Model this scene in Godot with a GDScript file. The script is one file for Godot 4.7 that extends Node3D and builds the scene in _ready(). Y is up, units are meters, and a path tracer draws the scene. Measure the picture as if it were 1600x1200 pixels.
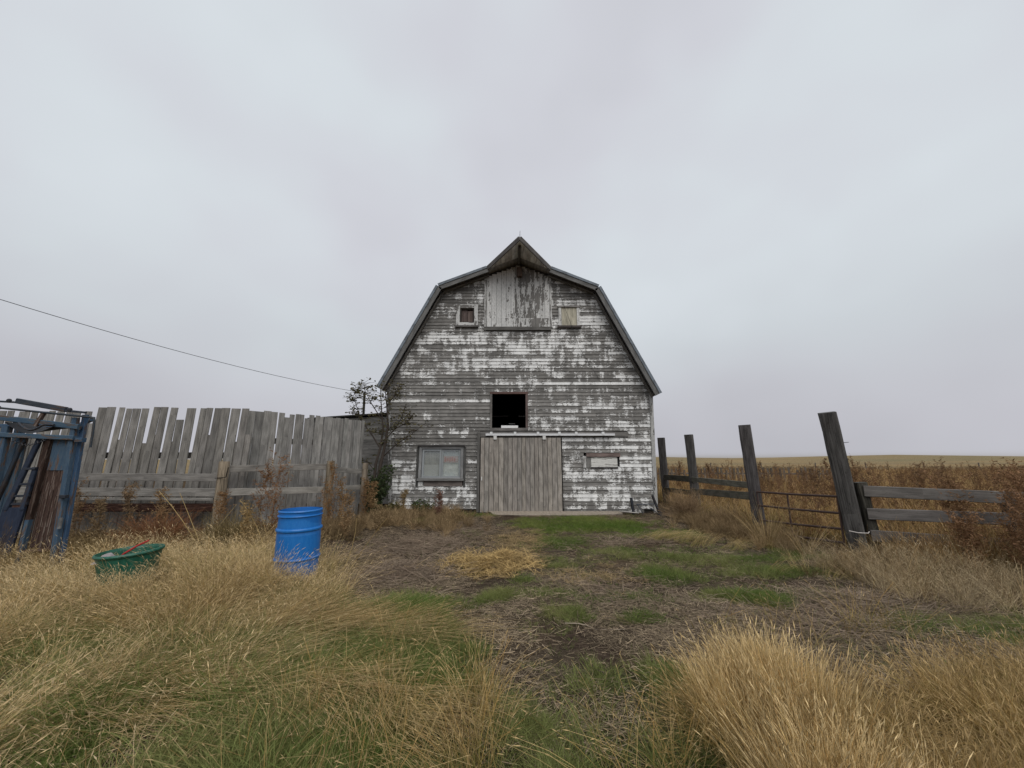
extends Node3D

var rng := RandomNumberGenerator.new()
var na := FastNoiseLite.new()
var nb := FastNoiseLite.new()
var M := {}
var used := {}
const ZF := -12.76

# ---------------------------------------------------------------- geometry collector
class Geo:
	var v := PackedVector3Array()
	var n := PackedVector3Array()
	var uv := PackedVector2Array()
	var c := PackedColorArray()
	func tri(p: Array, nn: Array, t: Array, col: Color, col2 = null, col3 = null) -> void:
		for k in 3:
			v.append(p[k]); n.append(nn[k]); uv.append(t[k])
		c.append(col); c.append(col if col2 == null else col2); c.append(col if col3 == null else col3)
	func face(p: Array, mid: Vector3, t: Array, col: Color) -> void:
		# a flat convex polygon, turned so that its front looks away from mid
		var nn: Vector3 = (p[2] - p[0]).cross(p[1] - p[0])
		if nn.length_squared() < 1e-14:
			return
		nn = nn.normalized()
		var idx := range(p.size())
		if nn.dot(p[0] - mid) < 0.0:
			nn = -nn
			idx.reverse()
		for k in range(1, p.size() - 1):
			tri([p[idx[0]], p[idx[k]], p[idx[k + 1]]], [nn, nn, nn], [t[idx[0]], t[idx[k]], t[idx[k + 1]]], col)
	func mesh() -> ArrayMesh:
		var a := []
		a.resize(Mesh.ARRAY_MAX)
		a[Mesh.ARRAY_VERTEX] = v; a[Mesh.ARRAY_NORMAL] = n; a[Mesh.ARRAY_TEX_UV] = uv; a[Mesh.ARRAY_COLOR] = c
		var m := ArrayMesh.new()
		m.add_surface_from_arrays(Mesh.PRIMITIVE_TRIANGLES, a)
		return m

func hexa(g: Geo, p: Array, along: Vector3, col: Color, uvs := Vector2(2.0, 0.5), off := Vector2.ZERO) -> void:
	var mid := Vector3.ZERO
	for q in p: mid += q
	mid /= 8.0
	for f in [[0, 1, 2, 3], [4, 5, 6, 7], [0, 1, 5, 4], [1, 2, 6, 5], [2, 3, 7, 6], [3, 0, 4, 7]]:
		var pts := [p[f[0]], p[f[1]], p[f[2]], p[f[3]]]
		var nn: Vector3 = (pts[2] - pts[0]).cross(pts[3] - pts[1]).normalized()
		var L := along
		if absf(nn.dot(L)) > 0.8: L = Vector3(0.31, 0.67, 0.67)
		var across := nn.cross(L).normalized()
		var t := []
		for q in pts: t.append(Vector2(q.dot(across) * uvs.x, q.dot(L) * uvs.y) + off)
		g.face(pts, mid, t, col)

# a prism from a to b; section points are (across, out)
func prism(g: Geo, a: Vector3, b: Vector3, sec: PackedVector2Array, across: Vector3, col: Color, smooth := false, end_scale := 1.0, uvs := Vector2(2.0, 0.5)) -> void:
	var L := (b - a).normalized()
	var x := (across - L * across.dot(L)).normalized()
	var y := L.cross(x).normalized()
	var off := Vector2(rng.randf() * 3.0, rng.randf() * 3.0)
	var m := sec.size()
	var A := []
	var B := []
	for s in sec:
		A.append(a + x * s.x + y * s.y)
		B.append(b + (x * s.x + y * s.y) * end_scale)
	var mid := (a + b) * 0.5
	var run := 0.0
	var len := a.distance_to(b)
	for k in m:
		var j := (k + 1) % m
		var w: float = A[k].distance_to(A[j])
		var t := [Vector2(run * uvs.x, 0) + off, Vector2((run + w) * uvs.x, 0) + off, Vector2((run + w) * uvs.x, len * uvs.y) + off, Vector2(run * uvs.x, len * uvs.y) + off]
		if smooth:
			var n0: Vector3 = (A[k] - a).normalized()
			var n1: Vector3 = (A[j] - a).normalized()
			var p := [A[k], A[j], B[j], B[k]]
			var nn := [n0, n1, n1, n0]
			var fn: Vector3 = (p[2] - p[0]).cross(p[1] - p[0])
			var q := [0, 1, 2, 3] if fn.dot(n0 + n1) > 0 else [3, 2, 1, 0]
			g.tri([p[q[0]], p[q[1]], p[q[2]]], [nn[q[0]], nn[q[1]], nn[q[2]]], [t[q[0]], t[q[1]], t[q[2]]], col)
			g.tri([p[q[0]], p[q[2]], p[q[3]]], [nn[q[0]], nn[q[2]], nn[q[3]]], [t[q[0]], t[q[2]], t[q[3]]], col)
		else:
			g.face([A[k], A[j], B[j], B[k]], mid, t, col)
		run += w
	var ta := []
	for s in sec: ta.append(s * uvs.x + off)
	g.face(A, mid, ta, col)
	g.face(B, mid, ta, col)

func rect(w: float, t: float) -> PackedVector2Array:
	return PackedVector2Array([Vector2(-w, -t) / 2, Vector2(w, -t) / 2, Vector2(w, t) / 2, Vector2(-w, t) / 2])

func cham(w: float, t: float, b: float) -> PackedVector2Array:
	var x := w / 2
	var y := t / 2
	return PackedVector2Array([Vector2(-x + b, -y), Vector2(x - b, -y), Vector2(x, -y + b), Vector2(x, y - b), Vector2(x - b, y), Vector2(-x + b, y), Vector2(-x, y - b), Vector2(-x, -y + b)])

func ring(r: float, n := 10) -> PackedVector2Array:
	var o := PackedVector2Array()
	for k in n: o.append(Vector2(cos(TAU * k / n), sin(TAU * k / n)) * r)
	return o

func tube(g: Geo, pts: Array, r0: float, r1: float, col: Color, n := 7) -> void:
	# a smooth tapered tube through points
	var m := pts.size()
	var rows := []
	var norms := []
	var x := Vector3(0.31, 0.2, 0.93)
	for i in m:
		var d: Vector3 = (pts[mini(i + 1, m - 1)] - pts[maxi(i - 1, 0)]).normalized()
		x = (x - d * x.dot(d)).normalized()
		var y := d.cross(x)
		var r := lerpf(r0, r1, float(i) / maxi(m - 1, 1))
		var row := []
		var nr := []
		for k in n:
			var q := x * cos(TAU * k / n) + y * sin(TAU * k / n)
			row.append(pts[i] + q * r)
			nr.append(q)
		rows.append(row); norms.append(nr)
	for i in m - 1:
		for k in n:
			var j := (k + 1) % n
			var p := [rows[i][k], rows[i][j], rows[i + 1][j], rows[i + 1][k]]
			var nn := [norms[i][k], norms[i][j], norms[i + 1][j], norms[i + 1][k]]
			var t := [Vector2(k * 0.3, i * 0.2), Vector2(k * 0.3 + 0.3, i * 0.2), Vector2(k * 0.3 + 0.3, i * 0.2 + 0.2), Vector2(k * 0.3, i * 0.2 + 0.2)]
			var fn: Vector3 = (p[2] - p[0]).cross(p[1] - p[0])
			var q := [0, 1, 2, 3] if fn.dot(nn[0]) > 0 else [3, 2, 1, 0]
			g.tri([p[q[0]], p[q[1]], p[q[2]]], [nn[q[0]], nn[q[1]], nn[q[2]]], [t[q[0]], t[q[1]], t[q[2]]], col)
			g.tri([p[q[0]], p[q[2]], p[q[3]]], [nn[q[0]], nn[q[2]], nn[q[3]]], [t[q[0]], t[q[2]], t[q[3]]], col)
	var e0 := []
	for k in n: e0.append(Vector2.ZERO)
	if r0 > 0.002: g.face(rows[0], pts[1], e0, col)
	if r1 > 0.002: g.face(rows[m - 1], pts[m - 2], e0, col)

func lathe(g: Geo, prof: Array, col: Color, n := 36, at := Vector3.ZERO, sx := 1.0, sz := 1.0) -> void:
	# profile of (radius, height); smooth round the axis, and along it where the profile bends gently
	for i in prof.size() - 1:
		var a: Vector2 = prof[i]
		var b: Vector2 = prof[i + 1]
		var d := (b - a).normalized()
		for k in n:
			var t0 := TAU * k / n
			var t1 := TAU * (k + 1) / n
			var p := []
			var nn := []
			for q in [[a, t0], [a, t1], [b, t1], [b, t0]]:
				p.append(at + Vector3(q[0].x * cos(q[1]) * sx, q[0].y, q[0].x * sin(q[1]) * sz))
				nn.append(Vector3(d.y * cos(q[1]), -d.x, d.y * sin(q[1])).normalized())
			var t := [Vector2(t0, a.y), Vector2(t1, a.y), Vector2(t1, b.y), Vector2(t0, b.y)]
			var fn: Vector3 = (p[2] - p[0]).cross(p[1] - p[0]) + (p[3] - p[0]).cross(p[2] - p[0])
			var q := [0, 1, 2, 3] if fn.dot(nn[0] + nn[2]) > 0 else [3, 2, 1, 0]
			g.tri([p[q[0]], p[q[1]], p[q[2]]], [nn[q[0]], nn[q[1]], nn[q[2]]], [t[q[0]], t[q[1]], t[q[2]]], col)
			g.tri([p[q[0]], p[q[2]], p[q[3]]], [nn[q[0]], nn[q[2]], nn[q[3]]], [t[q[0]], t[q[2]], t[q[3]]], col)

# ---------------------------------------------------------------- scene graph helpers
func numbered(called: String) -> String:
	if not used.has(called):
		used[called] = 0
		return called
	used[called] += 1
	return "%s_%03d" % [called, used[called]]

func tag(o: Node, label: String, category: String, group := "", kind := "") -> void:
	o.set_meta("label", label)
	o.set_meta("category", category)
	if group: o.set_meta("group", group)
	if kind: o.set_meta("kind", kind)

func thing(called: String, label: String, category: String, at := Vector3.ZERO, group := "") -> Node3D:
	var o := Node3D.new()
	o.name = numbered(called)
	o.position = at
	add_child(o)
	tag(o, label, category, group)
	return o

func part(called: String, g: Geo, m: Material, parent: Node3D, kind := "") -> MeshInstance3D:
	# geometry is given in world coordinates and moved to the parent's place
	var base := Vector3.ZERO
	var q: Node = parent
	while q is Node3D and q != self:
		base += q.position
		q = q.get_parent()
	if base != Vector3.ZERO:
		for k in g.v.size(): g.v[k] -= base
	var o := MeshInstance3D.new()
	var key := str(parent.get_instance_id()) + called
	used[key] = used.get(key, -1) + 1
	o.name = called if used[key] == 0 else "%s_%03d" % [called, used[key]]
	o.mesh = g.mesh()
	o.material_override = m
	if kind: o.set_meta("kind", kind)
	parent.add_child(o, true)
	return o

func single(called: String, g: Geo, m: Material, label: String, category: String, group := "", kind := "") -> MeshInstance3D:
	var o := MeshInstance3D.new()
	o.name = numbered(called)
	o.mesh = g.mesh()
	o.material_override = m
	add_child(o)
	tag(o, label, category, group, kind)
	return o

func one_prism(called: String, parent: Node3D, m: Material, a: Vector3, b: Vector3, sec: PackedVector2Array, across: Vector3, col: Color, smooth := false, end_scale := 1.0) -> MeshInstance3D:
	var g := Geo.new()
	prism(g, a, b, sec, across, col, smooth, end_scale)
	return part(called, g, m, parent)

func grey(lo: float, hi: float, warm := 0.0) -> Color:
	var k := rng.randf_range(lo, hi)
	return Color(k * (1.0 + warm), k * (1.0 + warm * 0.35), k * (1.0 - warm * 0.6))

# ---------------------------------------------------------------- textures and materials
func noise(freq: float, sd: int, oct := 3, kind := FastNoiseLite.TYPE_SIMPLEX_SMOOTH) -> FastNoiseLite:
	var f := FastNoiseLite.new()
	f.noise_type = kind
	f.seed = sd
	f.frequency = freq
	f.fractal_octaves = oct
	return f

func to_tex(w: int, h: int, data: PackedByteArray) -> ImageTexture:
	return ImageTexture.create_from_image(Image.create_from_data(w, h, false, Image.FORMAT_RGB8, data))

func b8(x: float) -> int:   # linear to an sRGB byte
	return clampi(int(255.0 * pow(clampf(x, 0.0, 1.0), 1.0 / 2.2)), 0, 255)

func wood_texture(w: int, h: int, sd: int, rough: float) -> ImageTexture:
	var a := noise(1.0, sd, 3)
	var d := PackedByteArray()
	d.resize(w * h * 3)
	var knots := []
	for k in 7: knots.append(Vector3(rng.randf() * w, rng.randf() * h, rng.randf_range(3, 6)))
	for y in h:
		for x in w:
			var X := float(x)
			for k in knots:   # the grain bends round knots
				var dy: float = (y - k.y) / 40.0
				if absf(dy) < 2.5: X += k.z * 1.2 * exp(-dy * dy) * clampf((x - k.x) / 14.0, -1.0, 1.0) * exp(-pow((x - k.x) / 34.0, 2.0))
			var s := a.get_noise_2d(X * 0.09, y * 0.0022)
			var f := a.get_noise_2d(X * 0.5 + 90.0, y * 0.006)
			var l := a.get_noise_2d(X * 0.012 + 31.0, y * 0.005 + 7.0)
			var val := 0.74 + rough * (0.24 * s + 0.26 * f + 0.3 * l)
			var crack := a.get_noise_2d(X * 0.2 + 400.0, y * 0.003 + 50.0)
			if absf(crack) < 0.014 * rough: val *= 0.55
			for k in knots:
				var r: float = sqrt(pow((x - k.x) / k.z, 2.0) + pow((y - k.y) / (k.z * 1.5), 2.0))
				if r < 1.0: val *= 0.45 + 0.3 * r
			var at := (y * w + x) * 3
			d[at] = b8(val * 1.01); d[at + 1] = b8(val); d[at + 2] = b8(val * 0.985)
	return to_tex(w, h, d)

const COVER := [
	[0.55, 0.52, 0.48, 0.45, 0.42, 0.5],   # foot
	[0.62, 0.52, 0.40, 0.50, 0.60, 0.60],
	[0.60, 0.40, 0.40, 0.50, 0.55, 0.58],
	[0.26, 0.22, 0.30, 0.40, 0.50, 0.50],
	[0.20, 0.18, 0.24, 0.36, 0.36, 0.40],
	[0.26, 0.18, 0.22, 0.36, 0.38, 0.44],
	[0.42, 0.34, 0.30, 0.40, 0.44, 0.52],
	[0.50, 0.48, 0.56, 0.56, 0.50, 0.54],
	[0.50, 0.50, 0.60, 0.62, 0.52, 0.52],
	[0.44, 0.40, 0.54, 0.56, 0.50, 0.50],
	[0.30, 0.28, 0.52, 0.52, 0.48, 0.44],
	[0.32, 0.32, 0.50, 0.48, 0.40, 0.36],
	[0.40, 0.42, 0.50, 0.48, 0.42, 0.40],
]

func cover(x: float, y: float) -> float:
	var u := clampf((x + 4.0) / 8.4 * 5.0, 0.0, 4.999)
	var w := clampf(y / 8.4 * 12.0, 0.0, 11.999)
	var i := int(u)
	var j := int(w)
	return lerpf(lerpf(COVER[j][i], COVER[j][i + 1], u - i), lerpf(COVER[j + 1][i], COVER[j + 1][i + 1], u - i), w - j)

const PITCH := 0.118
var board_cut := []   # per row: list of [x end, paint offset, tone]

func facade_texture(S: int) -> ImageTexture:
	# peeling white paint over grey siding, following the same boards that are built; covers 9.4 x 9.4 m from (-4.5, -0.3)
	var a := noise(1.0, 5, 3)
	var d := PackedByteArray()
	d.resize(S * S * 3)
	for py in S:
		var y := 9.4 * (1.0 - (py + 0.5) / S) - 0.3
		var row := clampi(int(floor((y - 0.1) / PITCH)), 0, board_cut.size() - 1)
		var yy := row * 0.12
		var inb := fposmod(y - 0.1, PITCH) / PITCH
		var cuts: Array = board_cut[row]
		var ci := 0
		for px in S:
			var x := 9.4 * (px + 0.5) / S - 4.5
			while ci < cuts.size() - 1 and x > cuts[ci][0]: ci += 1
			var bo: Array = cuts[ci]
			var c: float = cover(x, y) + bo[1] * 1.15
			var s := a.get_noise_2d(x * 0.9 + bo[3], yy + y * 3.0)
			var sl := a.get_noise_2d(x * 1.3 + 300.0, y * 17.0)
			var wv := a.get_noise_2d(x * 1.7 + 20.0, y * 1.5 + 60.0)
			var bl := a.get_noise_2d(x * 2.6 + 40.0, y * 1.5)
			var f := a.get_noise_2d(x * 9.0, y * 26.0 + 11.0)
			var v := a.get_noise_2d(x * 5.0 + 77.0, y * 1.1)
			var ff := a.get_noise_2d(x * 22.0 + 13.0, y * 30.0)
			var n := 0.53 + 0.3 * s + 0.22 * bl + 0.32 * f + 0.28 * v + 0.34 * wv + 0.12 * sl + 0.22 * ff
			if inb > 0.88: n += 0.04
			var p := smoothstep(-0.07, 0.07, c - n)
			var g := a.get_noise_2d(x * 3.0 + 200.0, y * 60.0)
			var tone: float = bo[2] * (1.0 + 0.5 * g + 0.3 * bl)
			var wood := Color(0.188, 0.181, 0.17) * tone
			var k := 0.76 + 0.16 * f + 0.14 * bl - 0.1 * maxf(0.0, v)
			var pc := Color(k, k * 1.003, k * 0.985)
			var thin := 1.0 - 0.4 * smoothstep(0.12, 0.0, c - n)   # chalky thin paint at the edges of flakes
			var o := wood.lerp(pc, p * thin)
			var at := (py * S + px) * 3
			d[at] = b8(o.r); d[at + 1] = b8(o.g); d[at + 2] = b8(o.b)
	return to_tex(S, S, d)

func plank_paint_texture(S: int, keep: float, sd: int) -> ImageTexture:
	# the same paint on upright planks
	var a := noise(1.0, sd, 3)
	var d := PackedByteArray()
	d.resize(S * S * 3)
	for py in S:
		for px in S:
			var x := 2.4 * px / S
			var y := 2.4 * py / S
			var pl := int(x / 0.18)
			var c := keep + 0.16 * sin(pl * 12.9 + 1.0)
			var s := a.get_noise_2d(x * 5.0 + pl * 5.1, y * 1.0)
			var f := a.get_noise_2d(x * 24.0, y * 8.0 + 11.0)
			var bl := a.get_noise_2d(x * 1.4 + 9.0, y * 1.5)
			var n := 0.5 + 0.5 * s + 0.32 * f + 0.34 * bl
			var p := smoothstep(-0.05, 0.05, c - n)
			var g := a.get_noise_2d(x * 60.0 + 200.0, y * 3.0)
			var wood := Color(0.175, 0.168, 0.158) * (1.0 + 0.5 * g + 0.25 * bl)
			var k := 0.66 + 0.16 * f + 0.12 * bl
			var o := wood.lerp(Color(k, k, k * 0.975), p * 0.96)
			var at := (py * S + px) * 3
			d[at] = b8(o.r); d[at + 1] = b8(o.g); d[at + 2] = b8(o.b)
	return to_tex(S, S, d)

func blend_texture(S: int, base: Color, base2: Color, over: Color, over2: Color, keep: float, sd: int, fx := 1.0, fy := 1.0) -> ImageTexture:
	# a worn coat (over) on a base; both with their own mottling
	var a := noise(0.012, sd, 5)
	var b := noise(0.06, sd + 1, 3)
	var d := PackedByteArray()
	d.resize(S * S * 3)
	for y in S:
		for x in S:
			# made to repeat by fading into a shifted copy near the far edges
			var u := a.get_noise_2d(x * fx, y * fy)
			var w := b.get_noise_2d(x * fx, y * fy)
			var p := smoothstep(-0.05, 0.05, keep - 0.5 - u * 0.9 - w * 0.25)
			var o := base.lerp(base2, clampf(0.5 + w * 1.2, 0, 1)).lerp(over.lerp(over2, clampf(0.5 + w * 0.8 + u * 0.8, 0, 1)), p)
			var at := (y * S + x) * 3
			d[at] = b8(o.r); d[at + 1] = b8(o.g); d[at + 2] = b8(o.b)
	return to_tex(S, S, d)

func soil_texture(S: int) -> ImageTexture:
	var d := PackedByteArray()
	d.resize(S * S * 3)
	var f := noise(0.02, 71, 5)
	f.noise_type = FastNoiseLite.TYPE_SIMPLEX
	var im := f.get_seamless_image(S, S)
	var f2 := noise(0.11, 72, 3)
	var im2 := f2.get_seamless_image(S, S)
	for y in S:
		for x in S:
			var k := 0.35 + 0.5 * im.get_pixel(x, y).r + 0.5 * (im2.get_pixel(x, y).r - 0.5)
			var at := (y * S + x) * 3
			d[at] = b8(k * 1.02); d[at + 1] = b8(k); d[at + 2] = b8(k * 0.97)
	return to_tex(S, S, d)

func material(tex: Texture2D, rough := 0.85, vertex := true, col := Color.WHITE, bump := 0.0) -> StandardMaterial3D:
	var m := StandardMaterial3D.new()
	m.albedo_color = col.linear_to_srgb()
	m.albedo_texture = tex
	m.roughness = rough
	m.metallic_specular = 0.3
	m.vertex_color_use_as_albedo = vertex
	if bump > 0.0:
		m.heightmap_enabled = true
		m.heightmap_texture = tex
		m.heightmap_scale = bump
	return m

func make_materials() -> void:
	var wt := wood_texture(256, 768, 3, 1.0)
	M.wood = material(wt, 0.9, true, Color.WHITE, 0.3)
	M.tie = material(wood_texture(256, 512, 17, 1.7), 0.92, true, Color.WHITE, 0.9)
	M.dark = material(null, 0.95, true)
	M.facade = material(facade_texture(1024), 0.85, true)
	M.plankpaint = material(plank_paint_texture(512, 0.60, 9), 0.85, true)
	M.trim = material(plank_paint_texture(512, 0.66, 23), 0.85, true)
	var rusty := blend_texture(512, Color(0.045, 0.03, 0.025), Color(0.095, 0.06, 0.046), Color(0.2, 0.165, 0.14), Color(0.13, 0.095, 0.08), 0.27, 40, 1.6, 0.5)
	M.rust = material(rusty, 0.85, true)
	var bluet := blend_texture(512, Color(0.07, 0.04, 0.03), Color(0.13, 0.1, 0.085), Color(0.04, 0.078, 0.128), Color(0.075, 0.115, 0.155), 0.74, 44, 1.0, 0.5)
	M.blue = material(bluet, 0.6, true)
	M.steel = material(blend_texture(256, Color(0.05, 0.035, 0.03), Color(0.08, 0.06, 0.05), Color(0.03, 0.036, 0.048), Color(0.05, 0.06, 0.075), 0.7, 49), 0.6, true)
	M.tin = material(blend_texture(256, Color(0.13, 0.14, 0.15), Color(0.17, 0.18, 0.19), Color(0.2, 0.22, 0.24), Color(0.26, 0.28, 0.3), 0.6, 51, 0.6, 2.0), 0.5, true)
	M.barrel = material(blend_texture(512, Color(0.002, 0.135, 0.44), Color(0.003, 0.15, 0.49), Color(0.003, 0.145, 0.47), Color(0.012, 0.18, 0.52), 0.5, 55), 0.38, true)
	M.barrel.metallic_specular = 0.5
	M.tub = material(blend_texture(256, Color(0.004, 0.075, 0.045), Color(0.006, 0.09, 0.055), Color(0.008, 0.105, 0.065), Color(0.02, 0.12, 0.08), 0.5, 57), 0.42, true)
	M.tub.metallic_specular = 0.5
	M.paint = material(null, 0.7, true)
	M.soil = material(soil_texture(512), 0.95, true)
	M.soil.uv1_triplanar = true
	M.soil.uv1_world_triplanar = true
	M.soil.uv1_scale = Vector3(0.9, 0.9, 0.9)
	M.soil.heightmap_enabled = true
	M.soil.heightmap_texture = M.soil.albedo_texture
	M.soil.heightmap_scale = 7.0
	M.soil.metallic_specular = 0.15
	var gr := StandardMaterial3D.new()
	gr.vertex_color_use_as_albedo = true
	gr.roughness = 0.75
	gr.metallic_specular = 0.25
	gr.cull_mode = BaseMaterial3D.CULL_DISABLED
	gr.backlight_enabled = true
	gr.backlight = Color(0.55, 0.55, 0.5)
	M.grass = gr
	var tw := StandardMaterial3D.new()
	tw.vertex_color_use_as_albedo = true
	tw.roughness = 0.9
	tw.metallic_specular = 0.15
	tw.cull_mode = BaseMaterial3D.CULL_DISABLED
	M.twig = tw
	var gl := StandardMaterial3D.new()
	gl.albedo_color = Color(0.8, 0.85, 0.85, 0.12)
	gl.transparency = BaseMaterial3D.TRANSPARENCY_ALPHA
	gl.roughness = 0.05
	M.glass = gl

# ---------------------------------------------------------------- terrain
func ground_height(x: float, z: float) -> float:
	var near := 0.045 * na.get_noise_2d(x * 6.0, z * 6.0) + 0.024 * na.get_noise_2d(x * 31.0, z * 31.0)
	if z < -2.0 and z > -12.0 and absf(x) < 3.0:
		var wob := 0.25 * na.get_noise_2d(z * 5.0, 40.0)
		near -= 0.05 * (exp(-pow((x + 0.55 + wob) / 0.2, 2.0)) + exp(-pow((x - 1.0 + wob) / 0.2, 2.0))) * smoothstep(-12.0, -10.5, z)
	var D := -z
	var h := near
	if D > 60.0:
		h += 4.2 * exp(-pow((x - 300.0) / 75.0, 2.0) - pow((D - 300.0) / 90.0, 2.0))
		h += 2.6 * exp(-pow((x - 95.0) / 90.0, 2.0) - pow((D - 330.0) / 90.0, 2.0))
		h -= smoothstep(330.0, 800.0, D) * 6.0
		h += smoothstep(60.0, 200.0, D) * 0.35 * nb.get_noise_2d(x * 0.5, z * 0.5)
	return h

func blob(x: float, z: float, cx: float, cd: float, rx: float, rd: float) -> float:
	var q := sqrt(pow((x - cx) / rx, 2.0) + pow((-z - cd) / rd, 2.0))
	q += 0.45 * na.get_noise_2d(x * 22.0, z * 22.0)
	return 1.0 - smoothstep(0.7, 1.15, q)

# green growth, 0..1
const GREENS := [[1.75, 10.35, 1.8, 1.2, 0.8], [3.4, 9.2, 1.1, 0.7, 0.55], [1.05, 8.3, 0.6, 0.55, 0.7], [2.3, 6.1, 0.62, 0.5, 1.0], [2.05, 7.3, 0.7, 0.4, 0.6], [3.25, 6.9, 0.9, 0.42, 0.75],
	[2.65, 5.35, 0.2, 0.18, 1.0], [3.05, 5.1, 0.32, 0.26, 1.0], [3.9, 6.2, 0.8, 0.35, 0.9], [4.4, 6.9, 0.5, 0.3, 0.8], [-0.2, 5.15, 0.2, 0.2, 0.9], [0.16, 5.75, 0.2, 0.22, 0.9], [-0.75, 4.9, 0.35, 0.2, 0.5],
	[-1.35, 4.35, 0.75, 0.7, 1.0], [-0.75, 3.75, 0.55, 0.45, 1.0], [-1.3, 3.3, 1.0, 0.7, 1.0], [-1.0, 2.6, 0.9, 0.5, 1.0], [-0.45, 3.05, 0.6, 0.5, 1.0], [0.35, 3.0, 0.55, 0.4, 0.8], [0.95, 3.3, 0.45, 0.4, 0.9], [0.1, 2.55, 1.2, 0.32, 0.9],
	[0.95, 2.7, 0.7, 0.4, 0.9], [-2.4, 11.3, 1.2, 0.9, 0.8], [-1.5, 12.0, 1.0, 0.5, 0.7], [-2.7, 5.3, 0.5, 0.5, 0.6], [0.6, 4.6, 0.25, 0.2, 0.5], [4.7, 4.2, 0.9, 0.5, 0.3], [-2.6, 3.6, 1.1, 0.7, 0.45], [5.1, 7.2, 0.45, 0.5, 0.8],
	[0.75, 6.9, 0.35, 0.35, 0.5], [1.35, 4.5, 0.25, 0.15, 0.5], [-1.0, 9.4, 0.4, 0.3, 0.4]]

func green(x: float, z: float) -> float:
	var s := 0.0
	for b in GREENS:
		if absf(x - b[0]) < b[2] * 1.6 and absf(-z - b[1]) < b[3] * 1.6:
			s = maxf(s, b[4] * blob(x, z, b[0], b[1], b[2], b[3]))
	return s

# where the tall dry grass stands at the left: right edge of it at a depth
func left_edge(D: float) -> float:
	var p := [[2.0, -1.15], [2.7, -1.4], [3.2, -1.65], [3.6, -1.8], [4.3, -1.85], [5.0, -2.0], [6.0, -2.55], [6.6, -3.35], [7.6, -3.9], [9.5, -5.4]]
	for k in p.size() - 1:
		if D < p[k + 1][0]: return lerpf(p[k][1], p[k + 1][1], clampf((D - p[k][0]) / (p[k + 1][0] - p[k][0]), 0, 1))
	return -9.0

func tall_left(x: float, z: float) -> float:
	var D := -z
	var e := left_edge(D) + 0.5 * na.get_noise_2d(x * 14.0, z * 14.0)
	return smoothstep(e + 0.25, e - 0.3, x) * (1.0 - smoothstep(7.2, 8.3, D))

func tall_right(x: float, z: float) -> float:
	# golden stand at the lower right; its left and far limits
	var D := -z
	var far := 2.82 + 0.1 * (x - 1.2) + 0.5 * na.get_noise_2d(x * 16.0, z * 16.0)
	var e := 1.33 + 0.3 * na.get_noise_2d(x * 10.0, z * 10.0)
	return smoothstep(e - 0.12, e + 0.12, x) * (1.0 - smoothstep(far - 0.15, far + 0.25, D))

func straw(x: float, z: float) -> float:
	return maxf(blob(x, z, -0.35, 6.75, 0.8, 0.75), 0.55 * blob(x, z, 0.1, 8.2, 0.45, 1.2))

func ground_color(x: float, z: float) -> Color:
	var D := -z
	var n1 := na.get_noise_2d(x * 9.0, z * 9.0)
	var n2 := nb.get_noise_2d(x * 11.0, z * 11.0)
	var dirt := Color(0.094, 0.07, 0.052).lerp(Color(0.145, 0.115, 0.085), clampf(0.5 + n1 * 1.3, 0, 1))
	dirt = dirt.lerp(Color(0.2, 0.145, 0.092), clampf(n2 * 1.3, 0, 0.7))
	var c := dirt
	c = c.lerp(Color(0.24, 0.175, 0.1), 0.6 * straw(x, z))
	var g := green(x, z)
	c = c.lerp(Color(0.075, 0.095, 0.036), 0.75 * g)
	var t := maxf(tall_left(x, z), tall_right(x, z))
	c = c.lerp(Color(0.065, 0.06, 0.03), 0.85 * t)  # dark thatch, painted darker still for the shade between tall stems
	if x > 5.3 or D > 13.5 or x < -4.5 and D > 8.0 or D < 1.5:
		var w := maxf(smoothstep(5.2, 6.2, x), maxf(smoothstep(13.3, 15.0, D), maxf(smoothstep(-4.6, -5.6, x) * smoothstep(7.8, 8.6, D), smoothstep(1.7, 1.0, D))))
		c = c.lerp(Color(0.1, 0.066, 0.038).lerp(Color(0.15, 0.105, 0.06), clampf(0.5 + n1, 0, 1)), w)  # brown weed litter, its colour deepened to paint shade among the stalks
	if D > 25.0:
		var f := smoothstep(38.0, 46.0, D)
		var fld := Color(0.42, 0.31, 0.165).lerp(Color(0.35, 0.275, 0.155), clampf(0.5 + nb.get_noise_2d(x * 0.25, z * 1.3) * 1.5, 0, 1))
		fld = fld.lerp(Color(0.30, 0.26, 0.15), clampf(0.2 + 1.4 * nb.get_noise_2d(x * 0.13 + 50.0, z * 0.5), 0, 1) * smoothstep(90.0, 200.0, D))
		c = c.lerp(fld, f)
	return c

func axis_steps(lo: float, hi: float, step: float, far: float) -> PackedFloat32Array:
	var o := PackedFloat32Array()
	var below := []
	var s := step
	var q := lo
	while q > -far:
		s *= 1.22
		q -= s
		below.push_front(q)
	for b in below: o.append(b)
	q = lo
	while q < hi:
		o.append(q)
		q += step
	s = step
	while q < far:
		o.append(q)
		s *= 1.22
		q += s
	return o

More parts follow.
